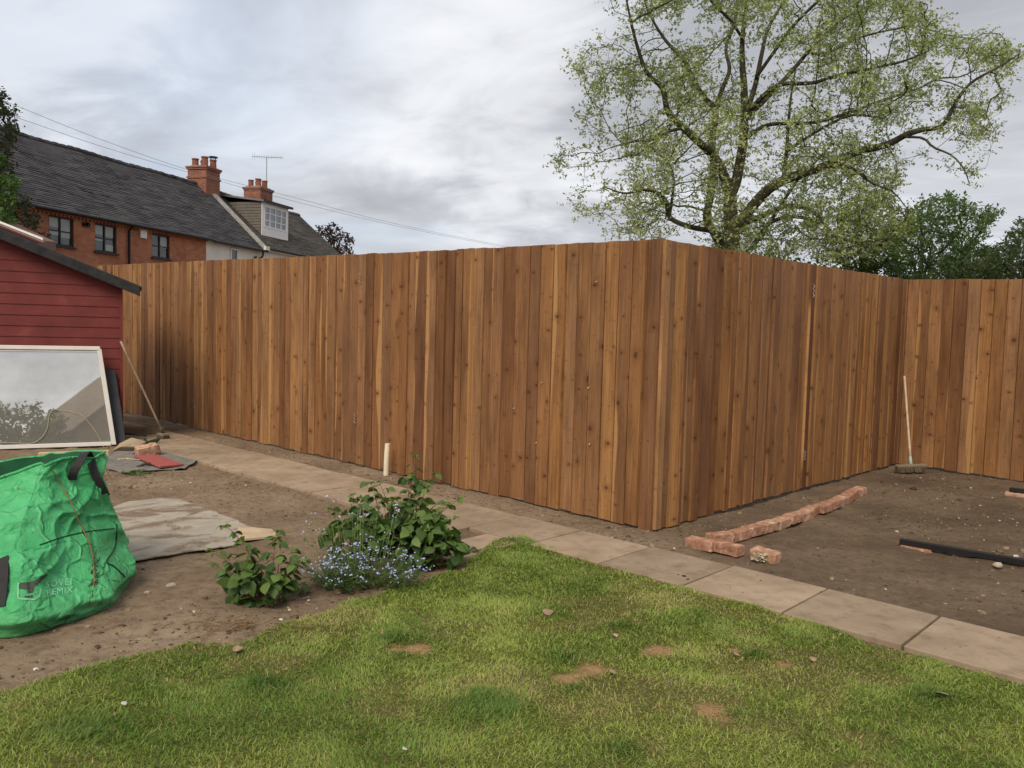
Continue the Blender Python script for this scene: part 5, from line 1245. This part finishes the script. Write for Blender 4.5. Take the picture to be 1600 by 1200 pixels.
for k in range(14):
    t = k/13; c = Vector((15.95+.75*t, 3.32-1.22*t, 9.84+.06*t)); h = .09 if k > 1 else .2; ae.tube([c-Vector((.06, .04, h)), c+Vector((.06, .04, h))], .007, 4)
ae.tube([(16.1, 2.75, 7.95), (16.4, 2.75, 7.95)], .02, 5)
ae.build('television_aerial', plain('aluminium_grey', (.30, .31, .32), .5, .1, 10, .5, .3), WH)

# pinkish roofed outbuilding peeping over the shed
OB = thing('outbuilding', 'low outbuilding with a pale pinkish roof just behind the red shed roof', 'outbuilding', (-10.5, 16.5, 0))
a_, b_ = at(-120, 300, 16.2), at(68, 374, 16.2)
M_PINK = plain('pinkish_sheet_roof', (.46, .30, .28), .6, .12, 3); M_BRF = plain('brown_fascia', (.16, .085, .06), .7, .2, 4)
e_ = Vector(b_-a_); bk = Vector((-1.7, 1.7, .12)); nz_ = Vector((0, 0, -.06))
mb = MB(); A, B_ = Vector(a_), Vector(b_); mb.hexa([A+nz_, B_+nz_, B_+bk+nz_, A+bk+nz_, A, B_, B_+bk, A+bk]); mb.build('sheet_roof', M_PINK, OB)
mb = MB(); q = Vector((0, -.03, 0)); mb.hexa([A+q+Vector((0, 0, -.02)), B_+q+Vector((0, 0, -.02)), B_+Vector((0, -.005, -.02)), A+Vector((0, -.005, -.02)), A+q+Vector((0, 0, .025)), B_+q+Vector((0, 0, .025)), B_+Vector((0, -.005, .025)), A+Vector((0, -.005, .025))]); mb.build('roof_trim', M_WHF, OB)
mb = MB(); mb.hexa([(A.x, A.y+.25, 0), (B_.x-.25, B_.y+.25, 0), (B_.x-.6, B_.y+1.5, 0), (A.x, A.y+1.5, 0), (A.x, A.y+.25, A.z-.07), (B_.x-.25, B_.y+.25, B_.z-.0), (B_.x-.6, B_.y+1.5, B_.z+.1), (A.x, A.y+1.5, A.z)]); mb.build('wall', M_BRF, OB)

# ================================================================== OVERHEAD WIRES
for (lab, pts) in (('upper of two thin overhead wires sagging across the sky', [(-60, 133, 20), (20, 163, 20.8), (150, 215, 22.5), (300, 267, 25), (450, 306, 28), (620, 350, 33), (800, 386, 40), (950, 408, 46)]), ('lower of two thin overhead wires sagging across the sky', [(-60, 158, 20), (30, 185, 20.8), (150, 226, 22.5), (290, 268, 25), (450, 312, 28), (620, 353, 33), (800, 388, 40), (950, 410, 46)])):
    mb = MB(); mb.tube(smoothline([at(*q) for q in pts], 8), .0055, 5); o = mb.build('overhead_wire', plain('wire_grey', (.20, .20, .21), .6)); props(o, lab, 'wire', 'overhead wires')

# ================================================================== TREES
def resample(P, Rr, step):
    P = np.array(P, float); d = np.r_[0, np.cumsum(np.linalg.norm(np.diff(P, axis=0), axis=1))]; n = max(2, int(d[-1]/step)+1); t = np.linspace(0, d[-1], n)
    return np.stack([np.interp(t, d, P[:, k]) for k in range(3)], 1), np.interp(t, d, Rr)
def grow(limbs, attr, step, infl, kill, iters, seed, coarse=0):
    """limbs: list of (points, radii); then space colonisation towards the attractor points"""
    rg = np.random.default_rng(seed); N = []; PA = []; MR = []
    for P, Rr in limbs:
        P, Rr = resample([tuple(p) for p in smoothline(P, 5)], np.interp(np.linspace(0, 1, (len(P)-1)*5+1), np.linspace(0, 1, len(Rr)), Rr), step)
        if N:
            d = np.linalg.norm(np.array(N)-P[0], axis=1); j = int(d.argmin()); par = j if d[j] < step*3 else -1
        else: par = -1
        for q, r in zip(P, Rr): N.append(tuple(q)); PA.append(par); MR.append(r); par = len(N)-1
    def stage(A, step, infl, kill, iters, jit, up):
        best = np.full(len(A), 1e9); bi = np.zeros(len(A), int)
        def upd(new, off):
            for c in range(0, len(new), 400):
                D = np.linalg.norm(A[:, None, :]-new[None, c:c+400, :], axis=2); k = D.argmin(1); d = D[np.arange(len(A)), k]; b = d < best; best[b] = d[b]; bi[b] = k[b]+off+c
        upd(np.array(N), 0)
        for it in range(iters):
            keep = best > kill; A = A[keep]; best = best[keep]; bi = bi[keep]
            act = best < infl
            if len(A) == 0 or not act.any(): break
            ids, inv = np.unique(bi[act], return_inverse=True); Mn = np.array(N)
            v = A[act]-Mn[bi[act]]; v /= np.linalg.norm(v, axis=1, keepdims=True); sm = np.zeros((len(ids), 3)); np.add.at(sm, inv, v)
            sm /= np.linalg.norm(sm, axis=1, keepdims=True)+1e-9
            pv = np.array([Mn[i]-Mn[PA[i]] if PA[i] >= 0 else (0, 0, 0) for i in ids]); pv /= np.linalg.norm(pv, axis=1, keepdims=True)+1e-9
            sm = sm+pv*.45+rg.normal(0, jit, sm.shape); sm[:, 2] += up; sm /= np.linalg.norm(sm, axis=1, keepdims=True)+1e-9
            new = Mn[ids]+sm*step; off = len(N); N.extend(tuple(q) for q in new); PA.extend(list(ids)); MR.extend([0]*len(ids)); upd(new, off)
    A0 = np.array(attr)
    if coarse: stage(A0[::coarse], step*1.5, infl*2.2, kill*3.2, 40, .40, .22)
    stage(A0, step, infl, kill, iters, .4, .04)
    return np.array(N), np.array(PA), np.array(MR)
def tree(name, label, limbs, attr, step, infl, kill, iters, seed, bark, leaf, lc, lpn, leafsize, tipr=.007, cat='tree', group=None, coarse=8, thr=.02, spread=.16, rmul=1.0, tipn=None, clump=1):
    N, PA, MR = grow(limbs, attr, step, infl, kill, iters, seed, coarse); rg = np.random.default_rng(seed+1); n = len(N)
    r2 = np.zeros(n); ch = [[] for _ in range(n)]
    for i in range(n-1, -1, -1):
        if r2[i] == 0: r2[i] = tipr**2.2
        if PA[i] >= 0: r2[PA[i]] += r2[i]; ch[PA[i]].append(i)
    rad = np.maximum(np.minimum(r2**(1/2.2)*rmul, np.where(MR > 0, 99, .09)), MR)
    for i in range(n):
        if PA[i] >= 0: rad[i] = min(rad[i], rad[PA[i]]*1.0)
    b = N[0]; root = thing(name, label, cat, (b[0], b[1], b[2]), group)
    mb = MB(); done = np.zeros(n, bool)
    for i in range(n):
        if done[i]: continue
        chn = [i]; done[i] = True
        while True:
            c = [k for k in ch[chn[-1]] if not done[k]]
            if not c: break
            k = max(c, key=lambda q: (MR[q] > 0 and PA[q] == chn[-1] and q == chn[-1]+1, rad[q])); done[k] = True; chn.append(k)
        pts = [N[q] for q in chn]; rr = [rad[q] for q in chn]
        if PA[i] >= 0: pts = [N[PA[i]]]+pts; rr = [rr[0]]+rr
        if len(pts) < 2: continue
        mb.tube(pts, rr, 9 if rr[0] > .05 else (6 if rr[0] > .02 else 4), cap=False)
    mb.build('trunk', bark, root, smooth=True)
    tw = np.where((rad < thr))[0]; tips = np.array([i for i in tw if not ch[i]]) if len(tw) else tw
    idx = np.concatenate([np.repeat(tw, lpn), np.repeat(tips, tipn or lpn*2)]); m = len(idx)
    d = rg.normal(0, 1, (m, 3)); d /= np.linalg.norm(d, axis=1, keepdims=True)
    P = N[idx]+d*spread*rg.random((m, 1))**.7; P[:, 2] -= .03
    if clump > 1:                     # sprays of several leaves about each point
        h = m//clump; idx = np.repeat(idx[rg.permutation(m)[:h]], clump); m = len(idx); d = rg.normal(0, 1, (h, 3)); d /= np.linalg.norm(d, axis=1, keepdims=True)
        c0 = N[idx[::clump]]+d*spread*1.1*rg.random((h, 1))**.7; P = np.repeat(c0, clump, 0)+rg.normal(0, leafsize*.62, (m, 3))*np.array([1, 1, .55])
    nv = rg.normal(0, 1, (m, 3)); nv[:, 2] = np.abs(nv[:, 2])+.5; nv /= np.linalg.norm(nv, axis=1, keepdims=True)
    a = np.cross(nv, rg.normal(0, 1, (m, 3))); a /= np.linalg.norm(a, axis=1, keepdims=True); a[:, 2] -= .25; bb = np.cross(nv, a)
    s = leafsize*rg.uniform(.6, 1.25, (m, 1))
    V = np.stack([P-a*s*.5, P-bb*s*.26+nv*s*.06, P+a*s*.5, P+bb*s*.26+nv*s*.06], 1)
    f = np.arange(m)[:, None]*4; F = np.concatenate([f+np.array([[0, 1, 2]]), f+np.array([[0, 2, 3]])])
    cl = np.clip(fbm(N[idx, 0]*.9+N[idx, 1]*.5, N[idx, 2]*.9+N[idx, 1]*.4, seed, 3)*2.4-.7+rg.normal(0, .22, m), 0, 1)[:, None]
    c = (np.array(lc[0])*(1-cl)+np.array(lc[1])*cl)*rg.uniform(.8, 1.2, (m, 1))
    npmesh('crown', V.reshape(-1, 3), F, leaf, root, np.repeat(c, 4, 0))
    return root, n, m
def crown_pts(poly, n, Yc, half, seed, keep=None, shape=1.0):
    """points filling the crown: an outline of real size with real depth, thick in the middle and thin at its rim"""
    rg = np.random.default_rng(seed); xs = [p[0] for p in poly]; ys = [p[1] for p in poly]; cx, cy = (min(xs)+max(xs))/2, (min(ys)+max(ys))/2; wx, wy = (max(xs)-min(xs))/2, (max(ys)-min(ys))/2; out = []
    while len(out) < n:
        x = rg.uniform(min(xs), max(xs), 4000); y = rg.uniform(min(ys), max(ys), 4000); ok = inpoly(x, y, poly)
        if keep: ok &= rg.random(4000) < keep(x, y)
        for a, b in zip(x[ok], y[ok]):
            q = 1-min(1, ((a-cx)/wx)**2*.8+((b-cy)/wy)**2*.4); out.append(at(a, b, Yc+half*(.25+.75*math.sqrt(q))*rg.uniform(-1, 1)))
    return np.array(out[:n])
TY = 20.0
def limb(px_, r0, r1, y0=0., y1=0.):
    r0 *= 1.15
    n = len(px_); return [tuple(at(x, y, TY+y0+(y1-y0)*(i/(n-1))**.8)) for i, (x, y) in enumerate(px_)], [r0+(r1-r0)*i/(n-1) for i in range(n)]
tb = at(1145, 392, TY)
BIG = [([(tb[0], tb[1], -.1), (tb[0], tb[1], 1.5), tuple(tb), tuple(at(1142, 345, TY)), tuple(at(1141, 305, TY))], [.27, .22, .19, .175, .165]),
 limb([(1141, 305), (1150, 285), (1156, 255), (1162, 215), (1163, 180), (1163, 140), (1160, 100), (1160, 60), (1165, 20), (1172, -40)], .125, .035, 0, .3),
 limb([(1141, 305), (1134, 282), (1122, 255), (1112, 240)], .12, .10, 0, .3),
 limb([(1112, 240), (1106, 235), (1068, 200), (1044, 176), (1035, 138), (1011, 114), (995, 70), (985, 30), (975, -20)], .095, .015, .3, -1.6),
 limb([(1112, 240), (1114, 205), (1118, 172), (1096, 147), (1068, 95), (1039, 62), (1016, 24), (1000, -20)], .085, .018, .3, 1.6),
 limb([(1118, 172), (1128, 140), (1140, 109), (1134, 76), (1144, 48), (1152, 10), (1148, -40)], .06, .018, .6, 2.2),
 ([tuple(at(1133, 420, TY-.2)), tuple(at(1129, 388, TY-.3)), tuple(at(1115, 362, TY-.5)), tuple(at(1104, 340, TY-.5)), tuple(at(1109, 312, TY-.4)), tuple(at(1114, 275, TY-.2)), tuple(at(1114, 240, TY+.2))], [.13, .115, .105, .095, .09, .085, .08]),
 limb([(1111, 360), (1077, 354), (1046, 340), (1042, 318), (1030, 302), (1005, 297), (975, 302), (945, 292)], .06, .012, -.5, -2.6),
 limb([(1046, 340), (1050, 310), (1053, 280), (1045, 255), (1025, 238), (1005, 215)], .035, .012, -1.4, -1.8),
 limb([(1068, 200), (1046, 205), (1020, 218), (985, 222), (950, 232)], .04, .01, -.4, -2.4),
 limb([(1153, 351), (1192, 304), (1220, 284), (1258, 270), (1296, 257), (1339, 238), (1386, 226), (1415, 211), (1443, 202), (1472, 197), (1495, 157), (1519, 128), (1562, 104), (1590, 86)], .12, .012, 0, -2.0),
 limb([(1415, 214), (1443, 216), (1458, 230), (1486, 242), (1505, 262), (1514, 285)], .03, .01, -1.5, -2.4),
 limb([(1296, 257), (1330, 262), (1360, 285), (1395, 300), (1420, 330)], .035, .01, -1.2, -2.6),
 limb([(1163, 185), (1172, 178), (1201, 150), (1234, 115), (1263, 81), (1287, 57), (1320, 28), (1370, 10)], .075, .015, .1, 2.4),
 limb([(1178, 165), (1215, 133), (1267, 130), (1305, 119), (1353, 109), (1410, 96), (1450, 80)], .055, .012, .3, -1.2),
 limb([(1168, 214), (1201, 195), (1267, 192), (1315, 180), (1370, 160), (1430, 140)], .048, .012, 0, 1.8),
 limb([(1224, 283), (1229, 237), (1232, 190), (1237, 143), (1245, 100)], .05, .015, -.2, .8),
 limb([(1229, 237), (1253, 220), (1286, 200), (1330, 180), (1380, 185)], .042, .012, 0, -1.6),
 limb([(1158, 352), (1191, 337), (1229, 322), (1267, 328), (1286, 347), (1305, 370), (1340, 378), (1390, 372)], .065, .015, 0, -1.8),
 limb([(1166, 398), (1191, 364), (1213, 332), (1243, 286), (1268, 260), (1300, 225)], .06, .02, .2, 1.9),
 limb([(1201, 349), (1229, 339), (1267, 343), (1300, 362), (1320, 395)], .035, .012, .8, 2.2),
 limb([(1166, 175), (1180, 133), (1190, 85), (1200, 45), (1222, 5), (1240, -40)], .065, .018, .2, .8),
 limb([(1263, 81), (1290, 85), (1340, 60), (1400, 45), (1440, 40)], .03, .01, 1.2, 2.6),
 limb([(1160, 60), (1140, 30), (1110, 0), (1090, -50)], .035, .015, .1, -.8),
 limb([(1182, 120), (1240, 40), (1290, -10), (1330, -60)], .04, .015, .3, -1.2)]
CROWN = [(905, 60), (930, 0), (960, -60), (1100, -120), (1250, -120), (1400, -60), (1455, 25), (1500, 62), (1560, 62), (1600, 78), (1578, 150), (1562, 235), (1520, 292), (1480, 275), (1430, 262), (1395, 300), (1410, 340), (1370, 398), (1290, 412), (1180, 402), (1050, 392), (960, 376), (945, 350), (900, 335), (880, 292), (846, 268), (868, 240), (880, 205), (905, 190), (925, 150), (900, 112)]
def kd(x, y):
    v = fbm(x/60, y/60, 201, 3); k = np.clip((v-.40)*6, .04, 1)
    k = np.where((x > 1180) & (x < 1420) & (y > 90), k*1.15+.1, k); k = np.where((y < 330) & (x < 1080) & (y > 230), k*.9, k)
    return np.clip(k, 0, 1)
ATT = crown_pts(CROWN, 8500, TY, 3.4, 5, kd)
_, n1, m1 = tree('broad_tree', 'big broad tree in thin fresh green spring leaf behind the fence corner', BIG, ATT, .15, 1.0, .20, 60, 31, M_BARK, M_LEAF, ((.195, .25, .11), (.43, .48, .25)), 6, .078, .0048, thr=.019, spread=.24, rmul=.90, tipn=10, clump=6)
print('big tree nodes', n1, 'leaves', m1)
def simpletree(name, label, poly, Yc, half, natt, base, stems, seed, lc, leafsize, lpn, step=.2, kill=.3, infl=2.4, bark=M_BARKD, spread=.2, keep=None, group='trees and bushes beyond the fence', cat='tree', leaf=M_LEAF, r0=.12):
    bx = at(base[0], base[1], Yc); L_ = []
    for i, (px_, dy) in enumerate(stems):
        pts = [(bx[0]+.15*i-.1*len(stems)/2, bx[1]+dy*.1, -.1)]+[tuple(at(x, y, Yc+dy*(k+1)/len(px_))) for k, (x, y) in enumerate(px_)]; L_.append((pts, list(np.linspace(r0, .025, len(pts)))))
    att = crown_pts(poly, natt, Yc, half, seed, keep)
    return tree(name, label, L_, att, step, infl, kill, 50, seed, bark, leaf, lc, lpn, leafsize, .007, cat, group, thr=.03, spread=spread)
simpletree('dark_tree', 'dark green spreading tree with many thin stems beyond the right fence', [(1345, 380), (1375, 350), (1420, 340), (1436, 312), (1470, 300), (1505, 306), (1530, 330), (1568, 322), (1572, 335), (1545, 352), (1535, 380), (1500, 410), (1430, 420), (1370, 400)], 27, 2.6, 1300, (1440, 440), [([(1437, 420), (1450, 385), (1470, 340)], .5), ([(1445, 425), (1475, 390), (1510, 350)], -1.), ([(1430, 425), (1415, 390), (1395, 360)], 1.), ([(1440, 415), (1440, 380), (1440, 330)], 1.5), ([(1450, 430), (1500, 400), (1545, 345)], -1.5)], 41, ((.065, .115, .05), (.145, .22, .09)), .125, 6, .2, .3, spread=.24, r0=.06)
simpletree('dark_bush', 'dark bushy tree at the far right edge beyond the fence', [(1460, 440), (1475, 410), (1530, 390), (1560, 378), (1585, 345), (1640, 320), (1720, 340), (1720, 440)], 24, 2.4, 1300, (1590, 470), [([(1580, 430), (1570, 395)], .3), ([(1600, 430), (1610, 370)], -.6), ([(1560, 440), (1520, 410)], .9), ([(1640, 430), (1670, 370)], .2)], 43, ((.045, .075, .035), (.105, .155, .07)), .11, 8, .18, .26, spread=.22)
simpletree('yellow_green_tree', 'yellow green leafy young tree between the big tree and the dark tree', [(1275, 405), (1300, 360), (1320, 320), (1350, 300), (1395, 310), (1430, 325), (1440, 350), (1420, 385), (1400, 420), (1290, 430)], 23, 2.0, 700, (1350, 450), [([(1345, 420), (1340, 370), (1350, 320)], .4), ([(1360, 420), (1390, 370), (1415, 340)], -.6), ([(1340, 425), (1310, 395)], .6)], 47, ((.085, .135, .035), (.19, .25, .07)), .13, 4, .18, .28, spread=.22, r0=.07)
simpletree('dark_hedge_bush', 'low dark green bush just above the fence top, under the yellow green tree', [(1320, 445), (1335, 408), (1360, 398), (1400, 400), (1430, 412), (1445, 445)], 22, 1.4, 500, (1380, 470), [([(1370, 430), (1360, 410)], .3), ([(1400, 430), (1410, 415)], -.3)], 49, ((.035, .075, .022), (.085, .14, .04)), .12, 8, .17, .25, r0=.05)
simpletree('mid_green_bush', 'mid green bush behind the right fence, between the dark tree and the edge bush', [(1440, 445), (1452, 415), (1480, 395), (1520, 385), (1550, 392), (1575, 410), (1590, 445)], 25, 1.6, 600, (1510, 470), [([(1500, 430), (1490, 410)], .3), ([(1530, 430), (1545, 410)], -.3)], 67, ((.055, .10, .04), (.125, .19, .075)), .125, 8, .18, .26, r0=.05)
simpletree('low_bush', 'low green bush peeping over the fence right of the big tree trunk', [(1165, 425), (1175, 398), (1200, 392), (1235, 400), (1262, 412), (1290, 425), (1290, 440), (1165, 440)], 19, .9, 300, (1220, 460), [([(1200, 425), (1190, 405)], .3), ([(1235, 430), (1250, 415)], -.3)], 51, ((.045, .09, .022), (.11, .17, .045)), .11, 7, .15, .22, r0=.04)
simpletree('holly_tree', 'dark grey green leafy tree rising over the left end of the brick house', [(-160, 60), (-60, 80), (0, 108), (10, 140), (22, 170), (28, 190), (32, 205), (18, 218), (16, 240), (22, 265), (30, 300), (48, 325), (62, 350), (72, 372), (60, 388), (-160, 400)], 19.5, 1.6, 1500, (-60, 430), [([(-55, 330), (-30, 240), (-10, 150)], .3), ([(-60, 350), (0, 320), (40, 350)], -.8), ([(-70, 300), (-100, 150)], .6), ([(-50, 320), (5, 260), (15, 190)], .3)], 53, ((.034, .042, .026), (.085, .095, .062)), .10, 10, .16, .22, spread=.17, infl=2.8)
simpletree('green_bush', 'brighter green bush left of the brick house windows, above the shed roof', [(-120, 260), (-20, 240), (10, 250), (26, 275), (30, 300), (20, 325), (28, 345), (5, 365), (-120, 370)], 17.6, .8, 500, (-40, 430), [([(-30, 350), (-10, 290)], .3), ([(-30, 355), (10, 335)], -.3)], 57, ((.035, .085, .022), (.085, .155, .045)), .11, 10, .15, .22, spread=.17, r0=.06)
simpletree('copper_tree', 'dark copper purple tree behind the end of the white house', [(478, 372), (492, 358), (505, 350), (518, 354), (530, 352), (545, 362), (552, 378), (553, 402), (500, 410), (478, 400)], 50, 1.7, 420, (525, 420), [([(522, 390), (515, 365)], .3), ([(528, 392), (540, 370)], -.3)], 59, ((.030, .020, .022), (.070, .042, .042)), .20, 7, .28, .4, spread=.3, r0=.1)

# what the leaning mirror shows: trees and a gable standing behind the photographer
NH = thing('neighbour_house', 'brown gabled house behind the photographer, seen only in the leaning mirror', 'house', (8.0, -14, 0))
M_BRW = plain('brown_wall', (.17, .125, .085), .9, .2, 2)
mb = MB(); mb.box((4.2, -19, 0), (12.2, -12.2, 3.6)); mb.add([(4.2, -12.2, 3.6), (12.2, -12.2, 3.6), (8.2, -12.2, 7.0)], [(1, 0, 2)]); mb.build('wall', M_BRW, NH)
M_BRT = plain('brown_tile', (.10, .075, .055), .85, .25, 3)
mb = MB()
for sg in (-1, 1): mb.add([(8.2, -12.0, 7.12), (8.2, -19, 7.12), (8.2+sg*4.3, -19, 3.42), (8.2+sg*4.3, -12.0, 3.42), (8.2, -12.0, 7.0), (8.2+sg*4.3, -12.0, 3.30)], [(0, 1, 2, 3), (4, 0, 3, 5)])
mb.build('roof', M_BRT, NH)
for i, (tx, ty, tz, hw, lab) in enumerate(((2.9, -12.5, 4.6, 1.2, 'rounded garden tree behind the photographer, reflected in the mirror'), (4.2, -14.5, 4.5, .9, 'slim garden tree beside the brown gabled house, reflected in the mirror'), (1.0, -13, 4.9, 1.5, 'wide garden bush behind the photographer, reflected in the mirror'))):
    rg = np.random.default_rng(80+i); q = rg.normal(0, 1, (900, 3)); q /= np.linalg.norm(q, axis=1, keepdims=True); q *= rg.uniform(.45, 1, (900, 1))
    att = np.array([tx, ty, tz*.58])+q*np.array([hw, hw, tz*.42])
    tree('garden_tree', lab, [([(tx, ty, -.1), (tx+.05, ty, tz*.3), (tx, ty+.1, tz*.6)], [.12, .1, .05])], att, .25, 2.5, .35, 40, 80+i, M_BARKD, M_LEAF, ((.03, .055, .022), (.07, .11, .04)), 10, .19, group='trees behind the photographer', thr=.03, spread=.3)
